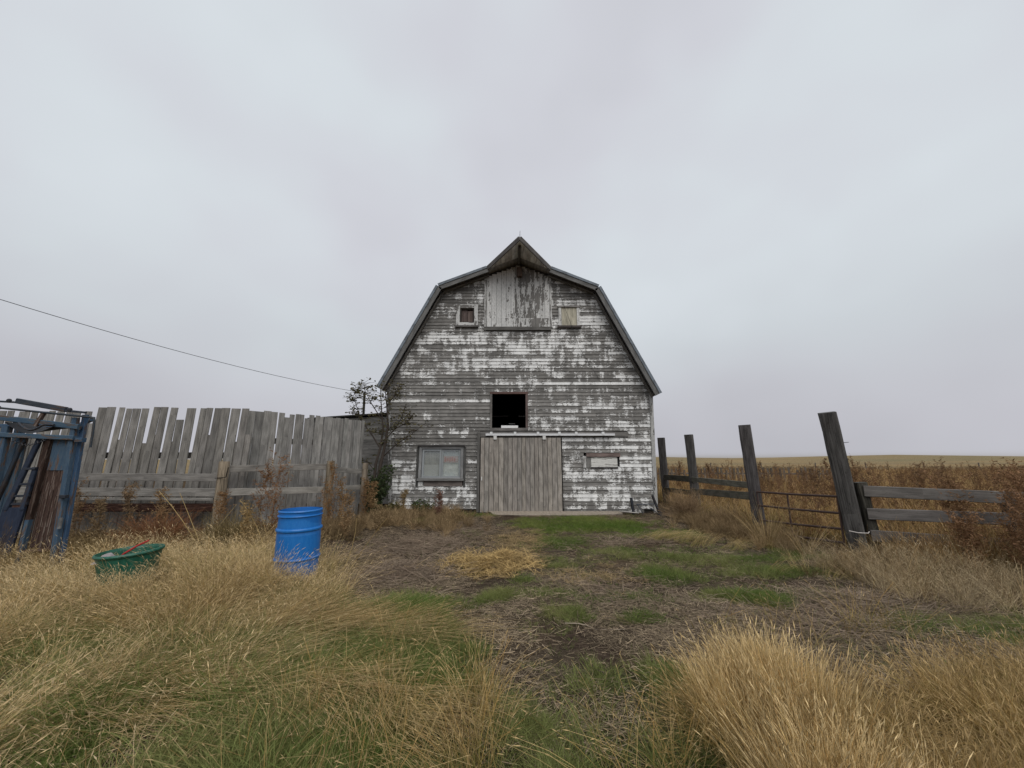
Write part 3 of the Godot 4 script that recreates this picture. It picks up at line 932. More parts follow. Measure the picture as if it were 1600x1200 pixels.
func build_right_weeds() -> void:
	var tallw := []
	for k in 4: tallw.append(weed_plant(1.2, 20, 0.03, 12, Color(1.3, 1.25, 1.1), Color(1, 1, 1), 0.17, 0.012).mesh())
	var stalks := []
	for k in 4: stalks.append(dry_clump(20, 0.2, 0.45, 1.15, 0.4, Vector3.ZERO, 0.5, 0.0075, 0.5))
	var sp := []
	var ss := []
	for k in 16000:
		var D := 4.8 + 38.0 * pow(rng.randf(), 1.7)
		var x := rng.randf_range(4.9, 60.0)
		if not in_view(x, -D, 1.5): continue
		if x < 5.0 + 0.9 * smoothstep(9.0, 6.0, D) + 0.55: continue
		if D < 7.2 and x < 7.4 and D < 7.0 - (x - 6.0) * 0.4: continue
		if D > 13.0 and x < 5.3: continue
		var patch := clampf(0.5 + 1.8 * nb.get_noise_2d(x * 3.5, D * 3.5), 0, 1)
		var tuft := clampf(0.55 + 1.6 * na.get_noise_2d(x * 8.0, D * 8.0), 0, 1)
		var h := rng.randf_range(0.5, 0.85) * (0.75 + 0.4 * tuft)
		if rng.randf() < 0.06: h *= 1.35
		if rng.randf() < 0.22 + 0.3 * patch:
			if rng.randf() < 0.35: continue
			sp.append(spot(x, -D, Vector3(1, h * 1.05, 1), Color(0.27, 0.155, 0.072).lerp(Color(0.17, 0.09, 0.05), rng.randf()) * rng.randf_range(0.75, 1.25), Vector3(rng.randfn(0, 0.1), 0, rng.randfn(0, 0.1))))
		else:
			ss.append(spot(x, -D, Vector3(1.1, h, 1.1), Color(0.58, 0.40, 0.205).lerp(Color(0.38, 0.235, 0.12), patch * rng.randf_range(0.5, 1.0)) * rng.randf_range(0.65, 1.25), Vector3(rng.randfn(0, 0.12), 0, rng.randfn(0, 0.12))))
	# taller brown weeds with dark seed heads that rise out of the stand
	for k in 420:
		var D := 7.4 + 12.0 * pow(rng.randf(), 1.3)
		var x := rng.randf_range(6.3, 24.0)
		if not in_view(x, -D, 1.5): continue
		var tall := rng.randf_range(0.85, 1.22)
		sp.append(spot(x, -D, Vector3(0.9, tall, 0.9), tone(Color(0.24, 0.14, 0.075), Color(0.14, 0.085, 0.05), 0.7, 1.2), Vector3(rng.randfn(0, 0.08), 0, rng.randfn(0, 0.08))))
	# thinner stalks that stand in front of the plank rails
	for k in 240:
		var x := rng.randf_range(5.9, 8.4)
		var D := 6.9 - (x - 6.0) * 0.5 + rng.randfn(-0.45, 0.3)
		ss.append(spot(x, -D, Vector3(1.0, rng.randf_range(0.45, 0.95), 1.0) * (0.8 + 0.14 * (x - 6.0)), tone(Color(0.5, 0.37, 0.2), Color(0.36, 0.22, 0.11), 0.6, 1.25), Vector3(rng.randfn(0, 0.15), 0, rng.randfn(0, 0.2))))
	scatter("rusty_weeds", "dense rust brown dead weeds filling the paddock beyond the right fence", "weeds", tallw, M.grass, sp)
	scatter("orange_stalks", "orange brown grass stalks filling the paddock beyond the right fence", "grass", stalks, M.grass, ss)
	# weeds at the field's edge
	sp = []
	for k in 1500:
		var x := rng.randf_range(-6.0, 95.0)
		var D := rng.randf_range(44.0, 49.0)
		sp.append(spot(x, -D, Vector3(2.0, rng.randf_range(0.3, 0.6), 2.0), tone(Color(0.13, 0.105, 0.06), Color(0.2, 0.15, 0.085))))
	scatter("field_edge_weeds", "dark line of weeds along the far edge of the tan field", "weeds", [tallw[0]], M.grass, sp)

# ---------------------------------------------------------------- barn
const RP := [Vector2(-4.36, 3.93), Vector2(-2.53, 7.5), Vector2(0.25, 8.6), Vector2(2.97, 7.46), Vector2(4.80, 3.74)]

func roof_x(y: float, side: int) -> float:
	if side < 0:
		if y < RP[1].y: return lerpf(RP[0].x, RP[1].x, (y - RP[0].y) / (RP[1].y - RP[0].y))
		return lerpf(RP[1].x, RP[2].x, (y - RP[1].y) / (RP[2].y - RP[1].y))
	if y < RP[3].y: return lerpf(RP[4].x, RP[3].x, (y - RP[4].y) / (RP[3].y - RP[4].y))
	return lerpf(RP[3].x, RP[2].x, (y - RP[3].y) / (RP[2].y - RP[3].y))

func wall_ends(y: float) -> Vector2:
	var xl := lerpf(-3.85, -4.16, clampf(y / 4.1, 0, 1))
	var xr := lerpf(4.57, 4.66, clampf(y / 3.9, 0, 1))
	if y > 3.7:
		xl = maxf(xl, roof_x(y + 0.1, -1) + 0.03)
		xr = minf(xr, roof_x(y + 0.1, 1) - 0.03)
	return Vector2(xl, xr)

const HOLES := [[-0.9, 1.33, 6.04, 9.5], [-1.95, -1.19, 6.2, 6.98], [1.65, 2.34, 6.17, 6.87], [-0.71, 0.51, 2.64, 3.83], [-1.08, 1.64, -1.0, 2.36], [-1.06, 3.8, 2.36, 2.53], [-3.03, -1.57, 0.8, 2.07], [2.34, 3.5, 1.37, 1.86]]

func row_spans(y0: float, y1: float) -> Array:
	var e := wall_ends((y0 + y1) * 0.5)
	var spans := [e]
	for h in HOLES:
		if minf(y1, h[3]) - maxf(y0, h[2]) < 0.4 * (y1 - y0): continue
		var next := []
		for s in spans:
			if h[1] <= s.x or h[0] >= s.y: next.append(s); continue
			if h[0] > s.x + 0.03: next.append(Vector2(s.x, h[0]))
			if h[1] < s.y - 0.03: next.append(Vector2(h[1], s.y))
		spans = next
	return spans

var rows := []

func lay_out_siding() -> void:
	# boards of every course, decided before the paint is computed so that the paint follows them
	var y := 0.1
	while y + PITCH < 8.45:
		var cuts := []
		var boards := []
		for s in row_spans(y, y + PITCH):
			var x: float = s.x
			while x < s.y - 0.01:
				var l := rng.randf_range(1.8, 4.6)
				var e := minf(x + l, s.y)
				if s.y - e < 0.6: e = s.y
				var po := rng.randf_range(-0.13, 0.1)
				if rng.randf() < 0.09: po += 0.24
				if rng.randf() < 0.12: po -= 0.2
				cuts.append([e, po, rng.randf_range(0.75, 1.2), rng.randf() * 3.0])
				boards.append(Vector2(x, e))
				x = e
		if cuts.is_empty(): cuts.append([9.0, 0.0, 1.0, 0.0])
		board_cut.append(cuts)
		rows.append([y, boards])
		y += PITCH

func fuv(p: Vector3) -> Vector2:
	return Vector2((p.x + 4.5) / 9.4, 1.0 - (p.y + 0.3) / 9.4)

func clap_mesh(x0: float, x1: float, y0: float, y1: float, first: bool, last: bool) -> Geo:
	# a lapped siding board: proud at its lower edge
	var g := Geo.new()
	var e0 := wall_ends(y0)
	var e1 := wall_ends(y1)
	var a0 := e0.x if first else x0 + 0.002
	var a1 := e1.x if first else x0 + 0.002
	var b0 := e0.y if last else x1 - 0.002
	var b1 := e1.y if last else x1 - 0.002
	var d0 := rng.randfn(0.0, 0.004)
	var d1 := rng.randfn(0.0, 0.004)
	var o := rng.randfn(0.0, 0.002)
	var lo := ZF + 0.028 + o
	var p := [Vector3(a0, y0 + d0 - 0.006, ZF - 0.012), Vector3(b0, y0 + d1 - 0.006, ZF - 0.012), Vector3(b0, y0 + d1 - 0.006, lo), Vector3(a0, y0 + d0 - 0.006, lo),
		Vector3(a1, y1 + 0.012, ZF - 0.012), Vector3(b1, y1 + 0.012, ZF - 0.012), Vector3(b1, y1 + 0.012, ZF + 0.004), Vector3(a1, y1 + 0.012, ZF + 0.004)]
	var mid := Vector3.ZERO
	for q in p: mid += q
	mid /= 8.0
	for f in [[0, 1, 2, 3], [4, 5, 6, 7], [0, 1, 5, 4], [1, 2, 6, 5], [2, 3, 7, 6], [3, 0, 4, 7]]:
		var pts := [p[f[0]], p[f[1]], p[f[2]], p[f[3]]]
		g.face(pts, mid, [fuv(pts[0]), fuv(pts[1]), fuv(pts[2]), fuv(pts[3])], Color.WHITE)
	return g

func vbox(called: String, parent: Node3D, m: Material, x0: float, x1: float, y0: float, y1: float, z0: float, z1: float, col: Color, upright := true, uvs := Vector2(2.0, 0.5)) -> MeshInstance3D:
	var g := Geo.new()
	var p := [Vector3(x0, y0, z0), Vector3(x1, y0, z0), Vector3(x1, y0, z1), Vector3(x0, y0, z1), Vector3(x0, y1, z0), Vector3(x1, y1, z0), Vector3(x1, y1, z1), Vector3(x0, y1, z1)]
	hexa(g, p, Vector3.UP if upright else Vector3.RIGHT, col, uvs, Vector2(rng.randf(), rng.randf()))
	return part(called, g, m, parent)

func build_barn() -> void:
	var barn := thing("barn", "large weathered barn with gambrel roof and peeling white paint on grey siding", "barn", Vector3(0.3, 0, ZF))
	for r in rows:
		var y: float = r[0]
		var spans: Array = r[1]
		var e := wall_ends(y + PITCH * 0.5)
		for s in spans:
			part("clapboard", clap_mesh(s.x, s.y, y, y + PITCH, absf(s.x - e.x) < 0.01, absf(s.y - e.y) < 0.01), M.facade, barn)
	# sheathing behind the siding
	var sh := Geo.new()
	for r in rows:
		var y: float = r[0]
		for s in row_spans(y, y + PITCH):
			var p := [Vector3(s.x, y, ZF - 0.09), Vector3(s.y, y, ZF - 0.09), Vector3(s.y, y, ZF - 0.02), Vector3(s.x, y, ZF - 0.02), Vector3(s.x, y + PITCH, ZF - 0.09), Vector3(s.y, y + PITCH, ZF - 0.09), Vector3(s.y, y + PITCH, ZF - 0.02), Vector3(s.x, y + PITCH, ZF - 0.02)]
			hexa(sh, p, Vector3.RIGHT, Color(0.07, 0.062, 0.055))
	part("sheathing", sh, M.dark, barn)
	# side walls, back wall and loft floor
	var zb := -25.0
	for s in [-1, 1]:
		var g := Geo.new()
		var b := -3.85 if s < 0 else 4.57
		var t := -4.16 if s < 0 else 4.66
		var k: float = 0.06 * s
		hexa(g, [Vector3(b - k, -0.1, zb), Vector3(b, -0.1, zb), Vector3(b, -0.1, ZF - 0.02), Vector3(b - k, -0.1, ZF - 0.02), Vector3(t - k, 4.1, zb), Vector3(t, 4.1, zb), Vector3(t, 4.1, ZF - 0.02), Vector3(t - k, 4.1, ZF - 0.02)], Vector3.FORWARD, Color(0.3, 0.29, 0.28))
		part("side_wall", g, M.trim, barn)
	var bw := Geo.new()
	var ring_b := []
	for q in [Vector2(-3.85, -0.1), Vector2(-4.2, 3.95), RP[1], RP[2], RP[3], Vector2(4.66, 3.85), Vector2(4.57, -0.1)]: ring_b.append(Vector3(q.x, q.y - 0.05, zb + 0.1))
	var uvb := []
	for q in ring_b: uvb.append(Vector2(q.x, q.y))
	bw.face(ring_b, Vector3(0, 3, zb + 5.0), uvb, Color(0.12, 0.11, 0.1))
	part("back_wall", bw, M.dark, barn)
	vbox("loft_floor", barn, M.wood, -4.0, 4.55, 2.4, 2.56, zb + 0.2, ZF - 0.1, Color(0.12, 0.1, 0.085), false)
	# roof planes
	var zf := -12.4
	for k in 4:
		var a: Vector2 = RP[k]
		var b: Vector2 = RP[k + 1]
		var d := (b - a).normalized()
		var n := Vector2(-d.y, d.x) * 0.06
		var g := Geo.new()
		hexa(g, [Vector3(a.x, a.y, zb), Vector3(b.x, b.y, zb), Vector3(b.x, b.y, zf), Vector3(a.x, a.y, zf), Vector3(a.x + n.x, a.y + n.y, zb), Vector3(b.x + n.x, b.y + n.y, zb), Vector3(b.x + n.x, b.y + n.y, zf), Vector3(a.x + n.x, a.y + n.y, zf)], Vector3.FORWARD, Color(0.42, 0.41, 0.4))
		part("roof", g, M.wood, barn)
		# rake board, metal edge and soffit along the front
		var ra := Vector3(a.x, a.y, zf + 0.018)
		var rb := Vector3(b.x, b.y, zf + 0.018)
		var cut := 1.0
		if k == 1: rb = ra.lerp(rb, 0.6)
		if k == 2: ra = rb.lerp(ra, 0.6)
		var across := Vector3(n.x, n.y, 0).normalized()
		var f := Geo.new()
		prism(f, ra - across * 0.055, rb - across * 0.055, rect(0.14, 0.035), across, Color(0.2, 0.2, 0.198))
		part("rake_board", f, M.wood, barn)
		var f2 := Geo.new()
		prism(f2, ra + across * 0.06 + Vector3(0, 0, 0.012), rb + across * 0.06 + Vector3(0, 0, 0.012), rect(0.085, 0.06), across, Color(0.85, 0.9, 0.95))
		part("metal_edge", f2, M.tin, barn)
		var f3 := Geo.new()
		var inn := across * -0.13
		prism(f3, ra + inn + Vector3(0, 0, -0.27), rb + inn + Vector3(0, 0, -0.27), rect(0.05, 0.1), across, Color(0.2, 0.19, 0.175))
		part("frieze_board", f3, M.wood, barn)
	# hay hood: upright planks under two sloping triangles that meet at the tip
	var R0 := Vector3(0.25, 8.6, zf)
	var T := Vector3(0.25, 8.62, -11.26)
	for s in [-1, 1]:
		var L := Vector3(-0.87, 8.16, zf) if s < 0 else Vector3(1.36, 8.13, zf)
		var nrm := (T - R0).cross(L - R0).normalized()
		if nrm.y < 0: nrm = -nrm
		var top := Geo.new()
		var u1 := nrm * 0.034
		var u2 := nrm * 0.075
		top.face([R0 + u2, T + u2, L + u2], R0, [Vector2.ZERO, Vector2(1, 0), Vector2(0, 1)], Color(0.3, 0.3, 0.3))
		top.face([R0 + u1, T + u1, L + u1], R0 + nrm, [Vector2.ZERO, Vector2(1, 0), Vector2(0, 1)], Color(0.2, 0.2, 0.2))
		var hood := part("hood_roof", top, M.wood, barn)
		var count := 9
		for i in count:
			var t0 := float(i) / count
			var t1 := float(i + 1) / count - 0.006
			var b0 := R0.lerp(L, t0)
			var b1 := R0.lerp(L, t1)
			var e0 := T.lerp(L, t0)
			var e1 := T.lerp(L, t1)
			var up := nrm * 0.03
			var gg := Geo.new()
			var kk := rng.randf_range(0.75, 1.15)
			hexa(gg, [b0, b1, e1 + (b1 - e1).normalized() * 0.01, e0, b0 + up, b1 + up, e1 + up, e0 + up], Vector3.BACK, Color(0.95, 0.92, 0.87) * kk, Vector2(2, 0.5), Vector2(rng.randf(), rng.randf()))
			part("plank", gg, M.wood, hood)
		var eg := Geo.new()
		prism(eg, L + nrm * 0.02, T + nrm * 0.02, rect(0.05, 0.13), (T - L).cross(nrm), Color(0.2, 0.195, 0.19))
		part("edge", eg, M.wood, hood)
	var rl := Geo.new()
	prism(rl, R0 + Vector3(0, -0.09, -0.5), T + Vector3(0, -0.09, -0.35), rect(0.09, 0.12), Vector3.RIGHT, Color(0.14, 0.13, 0.12))
	part("hay_track", rl, M.wood, barn)
	vbox("track_bracket", barn, M.wood, 0.16, 0.36, 8.0, 8.34, ZF + 0.05, ZF + 0.16, Color(0.16, 0.12, 0.1))
	var rod := Geo.new()
	tube(rod, [T + Vector3(0, 0.02, -0.02), T + Vector3(0.01, 0.3, -0.02)], 0.01, 0.006, Color(0.35, 0.36, 0.38), 5)
	part("lightning_rod", rod, M.tin, barn)
	# hay door of upright painted planks
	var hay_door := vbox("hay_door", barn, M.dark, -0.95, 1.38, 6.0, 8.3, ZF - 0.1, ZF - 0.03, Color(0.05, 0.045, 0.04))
	var hw := 2.2 / 13.0
	for i in 13:
		var x0 := -0.88 + hw * i
		var xm := x0 + hw * 0.5
		var yt := minf(roof_x_top(xm) - 0.12, 8.5)
		var g := Geo.new()
		var z1 := ZF + 0.035 + rng.randfn(0.0, 0.004)
		var p := [Vector3(x0 + 0.004, 6.16, ZF - 0.02), Vector3(x0 + hw - 0.004, 6.16, ZF - 0.02), Vector3(x0 + hw - 0.004, 6.16, z1), Vector3(x0 + 0.004, 6.16, z1), Vector3(x0 + 0.004, yt, ZF - 0.02), Vector3(x0 + hw - 0.004, yt, ZF - 0.02), Vector3(x0 + hw - 0.004, yt, z1), Vector3(x0 + 0.004, yt, z1)]
		hexa(g, p, Vector3.UP, Color.WHITE * rng.randf_range(0.85, 1.08), Vector2(-1.0 / 2.4, 1.0 / 2.4), Vector2(rng.randf() * 0.02, 0.3))
		part("plank", g, M.plankpaint, hay_door)
	vbox("sill", hay_door, M.wood, -0.98, 1.36, 6.03, 6.15, ZF - 0.02, ZF + 0.09, Color(0.17, 0.165, 0.16), false)
	vbox("jamb", hay_door, M.trim, -0.97, -0.885, 6.15, 8.08, ZF - 0.02, ZF + 0.05, Color.WHITE)
	vbox("jamb", hay_door, M.trim, 1.325, 1.39, 6.15, 8.0, ZF - 0.02, ZF + 0.05, Color.WHITE)
	for x in [-0.55, 0.42, 1.05]: vbox("hinge_cleat", hay_door, M.trim, x, x + 0.13, 6.13, 6.22, ZF + 0.04, ZF + 0.07, Color(1.0, 1.0, 1.0))
	# upper left window: pale frame round two upright boards
	var lw := frame4(barn, "loft_window", -1.95, -1.19, 6.19, 6.98, 0.13, ZF + 0.06, M.trim, Color(1, 1, 1))
	vbox("sill", lw, M.wood, -1.98, -1.16, 6.14, 6.2, ZF - 0.03, ZF + 0.1, Color(0.15, 0.145, 0.14), false)
	frame4(lw, "sash", -1.82, -1.32, 6.3, 6.86, 0.05, ZF + 0.02, M.wood, Color(0.075, 0.065, 0.06))
	for i in 2: vbox("board", lw, M.wood, -1.77 + 0.215 * i, -1.57 + 0.215 * i, 6.33, 6.8 - 0.03 * i, ZF - 0.06, ZF - 0.035, Color(0.16, 0.125, 0.115) * (1.0 + 0.15 * i))
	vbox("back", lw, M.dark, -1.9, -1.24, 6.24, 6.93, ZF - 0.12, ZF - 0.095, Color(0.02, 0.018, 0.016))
	# upper right window, boarded with a tan sheet
	var lp := vbox("loft_panel", barn, M.wood, 1.73, 2.26, 6.2, 6.87, ZF - 0.02, ZF + 0.035, Color(0.60, 0.57, 0.46))
	for x in [1.63, 2.265]: vbox("jamb", lp, M.trim, x, x + 0.09, 6.2, 6.87, ZF - 0.02, ZF + 0.055, Color(1, 1, 1))
	vbox("head", lp, M.wood, 1.6, 2.38, 6.872, 6.93, ZF - 0.02, ZF + 0.08, Color(0.3, 0.29, 0.28), false)
	vbox("sill", lp, M.wood, 1.58, 2.41, 6.12, 6.195, ZF - 0.02, ZF + 0.1, Color(0.11, 0.1, 0.095), false)
	# open loft hatch and what can be seen inside
	vbox("hatch_jamb", barn, M.wood, -0.73, -0.665, 2.66, 3.82, ZF - 0.1, ZF + 0.06, Color(0.2, 0.19, 0.18))
	vbox("hatch_jamb", barn, M.wood, 0.455, 0.53, 2.66, 3.82, ZF - 0.1, ZF + 0.06, Color(0.17, 0.13, 0.125))
	vbox("hatch_head", barn, M.wood, -0.74, 0.54, 3.8, 3.87, ZF - 0.1, ZF + 0.065, Color(0.17, 0.11, 0.1), false)
	vbox("hatch_sill", barn, M.wood, -0.74, 0.54, 2.57, 2.66, ZF - 0.1, ZF + 0.07, Color(0.22, 0.21, 0.2), false)
	vbox("white_board", barn, M.paint, -0.36, 0.2, 2.665, 2.75, ZF - 0.1, ZF - 0.06, Color(0.78, 0.78, 0.77), false)
	vbox("inner_board", barn, M.paint, -0.12, 0.12, 2.9, 2.93, ZF - 1.4, ZF - 1.3, Color(0.55, 0.55, 0.54), false)
	vbox("inner_board", barn, M.wood, 0.25, 0.8, 3.2, 3.25, ZF - 1.7, ZF - 1.6, Color(0.3, 0.28, 0.26), false)
	vbox("inner_board", barn, M.wood, -0.75, -0.15, 3.25, 3.3, ZF - 2.2, ZF - 2.1, Color(0.2, 0.19, 0.18), false)
	# sliding door of bare planks on a track
	var door := vbox("sliding_door", barn, M.dark, -1.05, 1.62, 0.0, 2.36, ZF + 0.02, ZF + 0.06, Color(0.05, 0.045, 0.04))
	var dw := 2.62 / 18.0
	var dx := -1.02
	for i in 18:
		var w := dw * rng.randf_range(0.88, 1.12)
		if i == 17: w = 1.6 - dx
		var z1 := ZF + 0.10 + rng.randfn(0.0, 0.004)
		var g := Geo.new()
		var y0 := 0.02 + rng.randf_range(-0.02, 0.025)
		var p := [Vector3(dx + 0.007, y0, ZF + 0.065), Vector3(dx + w - 0.007, y0, ZF + 0.065), Vector3(dx + w - 0.007, y0, z1), Vector3(dx + 0.007, y0, z1), Vector3(dx + 0.007, 2.34, ZF + 0.065), Vector3(dx + w - 0.007, 2.34, ZF + 0.065), Vector3(dx + w - 0.007, 2.34, z1), Vector3(dx + 0.007, 2.34, z1)]
		hexa(g, p, Vector3.UP, tone(Color(0.42, 0.385, 0.345), Color(0.34, 0.32, 0.295), 0.78, 1.15), Vector2(2, 0.5), Vector2(rng.randf() * 4, rng.randf() * 4))
		part("plank", g, M.wood, door)
		dx += w
	vbox("door_jamb", barn, M.wood, -1.13, -1.05, 0.0, 2.5, ZF - 0.02, ZF + 0.09, Color(0.17, 0.165, 0.16))
	vbox("latch", door, M.paint, -0.985, -0.96, 0.98, 1.1, ZF + 0.105, ZF + 0.13, Color(0.7, 0.7, 0.68))
	vbox("track_board", barn, M.wood, -1.14, 3.82, 2.375, 2.54, ZF + 0.0, ZF + 0.055, Color(0.22, 0.215, 0.205), false)
	var track := vbox("door_track", barn, M.paint, -0.86, 3.36, 2.405, 2.475, ZF + 0.07, ZF + 0.14, Color(0.66, 0.67, 0.68), false)
	for x in [-0.68, 0.1, 0.85, 1.55, 2.1, 2.98]: vbox("bracket", track, M.paint, x - 0.04, x + 0.04, 2.43, 2.53, ZF + 0.056, ZF + 0.15, Color(0.7, 0.71, 0.71))
	for x in [-0.55, 1.05]: vbox("roller", door, M.paint, x - 0.05, x + 0.05, 2.28, 2.4, ZF + 0.1, ZF + 0.14, Color(0.62, 0.62, 0.6))
	# ground floor window, two panes
	var gw := frame4(barn, "window", -3.02, -1.58, 0.98, 2.07, 0.085, ZF + 0.07, M.wood, Color(0.33, 0.335, 0.34))
	vbox("cap", gw, M.wood, -3.07, -1.54, 2.06, 2.11, ZF - 0.02, ZF + 0.11, Color(0.08, 0.078, 0.075), false)
	vbox("sill", gw, M.wood, -3.05, -1.55, 0.97, 1.04, ZF - 0.02, ZF + 0.12, Color(0.25, 0.25, 0.245), false)
	for i in 2:
		var x0 := -2.92 + 0.625 * i
		frame4(gw, "sash", x0, x0 + 0.62, 1.06, 1.97, 0.055, ZF + 0.04 - 0.02 * i, M.paint, Color(0.29, 0.31, 0.32))
		vbox("pane", gw, M.glass, x0 + 0.05, x0 + 0.57, 1.11, 1.92, ZF + 0.005, ZF + 0.012, Color.WHITE)
	vbox("curtain", gw, M.wood, -2.9, -2.3, 1.08, 1.95, ZF - 0.07, ZF - 0.05, Color(0.29, 0.275, 0.245))
	vbox("paper", gw, M.paint, -2.88, -2.31, 1.1, 1.47, ZF - 0.048, ZF - 0.044, Color(0.33, 0.33, 0.305))
	var cl := Geo.new()
	for i in 14:   # a crumpled plastic sheet behind the right pane
		for j in 10:
			var q := []
			for e in [[0, 0], [1, 0], [1, 1], [0, 1]]:
				var X: float = -2.28 + 0.6 * (i + e[0]) / 14.0
				var Y: float = 1.08 + 0.88 * (j + e[1]) / 10.0
				q.append(Vector3(X, Y, ZF - 0.06 + 0.02 * na.get_noise_2d(X * 60.0 + Y * 80.0, Y * 220.0 - X * 60.0)))
			cl.face(q, q[0] - Vector3(0, 0, 1), [Vector2.ZERO, Vector2.ZERO, Vector2.ZERO, Vector2.ZERO], Color(0.45, 0.465, 0.43) if j < 7 else Color(0.27, 0.295, 0.295))
	part("plastic_sheet", cl, M.paint, gw)
	vbox("notice", gw, M.paint, -2.24, -1.76, 1.54, 1.75, ZF - 0.03, ZF - 0.025, Color(0.30, 0.22, 0.2))
	for i in 5: vbox("notice_print", gw, M.paint, -2.2 + 0.075 * i, -2.15 + 0.075 * i, 1.57 + 0.02 * (i % 2), 1.72 - 0.015 * ((i * 2) % 3), ZF - 0.0245, ZF - 0.022, Color(0.30, 0.09, 0.06))
	vbox("apron", gw, M.wood, -2.84, -1.6, 0.8, 0.965, ZF - 0.01, ZF + 0.03, Color(0.26, 0.225, 0.21), false)
	vbox("patch", gw, M.trim, -3.02, -2.86, 0.8, 0.965, ZF - 0.01, ZF + 0.045, Color(1, 1, 1))
	vbox("side_board", gw, M.wood, -3.1, -3.03, 0.78, 2.05, ZF - 0.02, ZF + 0.05, Color(0.1, 0.1, 0.098))
	vbox("side_board", gw, M.wood, -1.57, -1.5, 0.78, 2.05, ZF - 0.02, ZF + 0.05, Color(0.11, 0.11, 0.108))
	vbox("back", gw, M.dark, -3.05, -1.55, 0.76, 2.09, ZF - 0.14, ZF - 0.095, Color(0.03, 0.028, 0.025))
	# small shuttered opening, right
	var shut := vbox("shutter", barn, M.trim, 2.57, 3.42, 1.4, 1.72, ZF - 0.01, ZF + 0.045, Color(1.0, 1.0, 0.97), false)
	vbox("head", shut, M.wood, 2.42, 3.52, 1.73, 1.84, ZF - 0.01, ZF + 0.075, Color(0.26, 0.2, 0.185), false)
	vbox("jamb", shut, M.trim, 2.3, 2.42, 1.38, 1.75, ZF - 0.01, ZF + 0.05, Color(1, 1, 1))
	vbox("jamb", shut, M.wood, 2.43, 2.56, 1.38, 1.725, ZF - 0.01, ZF + 0.03, Color(0.3, 0.295, 0.285))
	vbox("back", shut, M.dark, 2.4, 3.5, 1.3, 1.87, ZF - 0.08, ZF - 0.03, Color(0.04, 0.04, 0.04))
	vbox("sill", shut, M.wood, 2.55, 3.44, 1.36, 1.395, ZF - 0.01, ZF + 0.06, Color(0.08, 0.078, 0.075), false)
	# corner boards and foot board
	for s in [-1, 1]:
		var g := Geo.new()
		var a := Vector3(-3.84, -0.05, ZF + 0.0) if s < 0 else Vector3(4.57, -0.05, ZF + 0.0)
		var b := Vector3(-4.15, 4.02, ZF + 0.0) if s < 0 else Vector3(4.66, 3.82, ZF + 0.0)
		prism(g, a, b, rect(0.12, 0.11), Vector3.RIGHT, Color(0.62, 0.62, 0.62), false, 1.0, Vector2(1.0 / 2.4, 1.0 / 2.4))
		part("corner_board", g, M.trim, barn)
	vbox("foot_board", barn, M.facade, 1.66, 4.2, -0.02, 0.1, ZF - 0.05, ZF + 0.012, Color(1.5, 1.5, 1.5), false, Vector2(0.1, 0.1))
	vbox("foundation", barn, M.dark, -3.8, 4.5, -0.3, 0.098, ZF - 0.3, ZF - 0.06, Color(0.06, 0.055, 0.05))
	# a thin cable that hangs across the upper right of the gable
	var wire := Geo.new()
	tube(wire, [Vector3(1.62, 7.55, ZF + 0.06), Vector3(1.95, 6.5, ZF + 0.12), Vector3(2.3, 5.4, ZF + 0.08), Vector3(2.95, 4.3, ZF + 0.05)], 0.007, 0.007, Color(0.05, 0.05, 0.05), 4)
	part("cable", wire, M.paint, barn)

func roof_x_top(x: float) -> float:
	if x < RP[1].x or x > RP[3].x: return 4.0
	if x < RP[2].x: return lerpf(RP[1].y, RP[2].y, (x - RP[1].x) / (RP[2].x - RP[1].x))
	return lerpf(RP[2].y, RP[3].y, (x - RP[2].x) / (RP[3].x - RP[2].x))

func frame4(parent: Node3D, called: String, x0: float, x1: float, y0: float, y1: float, w: float, zf: float, m: Material, col: Color) -> MeshInstance3D:
	# four mitre-less members in one ring
	var g := Geo.new()
	var z0 := zf - 0.09
	var uvs := Vector2(1.0 / 2.4, 1.0 / 2.4) if m == M.trim else Vector2(2, 0.5)
	for q in [[x0, x0 + w, y0, y1, true, 0.0], [x1 - w, x1, y0, y1, true, 0.0], [x0 + w, x1 - w, y1 - w, y1, false, 0.003], [x0 + w, x1 - w, y0, y0 + w, false, 0.003]]:
		var z1: float = zf - q[5]
		hexa(g, [Vector3(q[0], q[2], z0), Vector3(q[1], q[2], z0), Vector3(q[1], q[2], z1), Vector3(q[0], q[2], z1), Vector3(q[0], q[3], z0), Vector3(q[1], q[3], z0), Vector3(q[1], q[3], z1), Vector3(q[0], q[3], z1)], Vector3.UP if q[4] else Vector3.RIGHT, col * rng.randf_range(0.85, 1.1), uvs, Vector2(rng.randf(), rng.randf()))
	return part(called, g, m, parent)

func build_slab() -> void:
	var g := Geo.new()
	var pts := [Vector3(-0.55, 0.03, -11.98), Vector3(0.6, 0.035, -11.82), Vector3(2.2, 0.03, -11.9), Vector3(3.35, 0.035, -12.12), Vector3(3.45, 0.04, -12.66), Vector3(-0.7, 0.04, -12.66)]
	var low := []
	var uv := []
	for p in pts:
		low.append(p + Vector3(0, -0.15, 0))
		uv.append(Vector2(p.x, p.z))
	var mid := Vector3(1.3, -0.05, -12.3)
	g.face(pts, mid, uv, Color(0.66, 0.58, 0.49))
	for k in pts.size():
		var j := (k + 1) % pts.size()
		g.face([pts[k], pts[j], low[j], low[k]], mid, [uv[k], uv[j], uv[j], uv[k]], Color(0.4, 0.35, 0.3))
	single("concrete_apron", g, M.soil, "pale worn concrete apron along the foot of the barn door", "pavement", "", "structure")

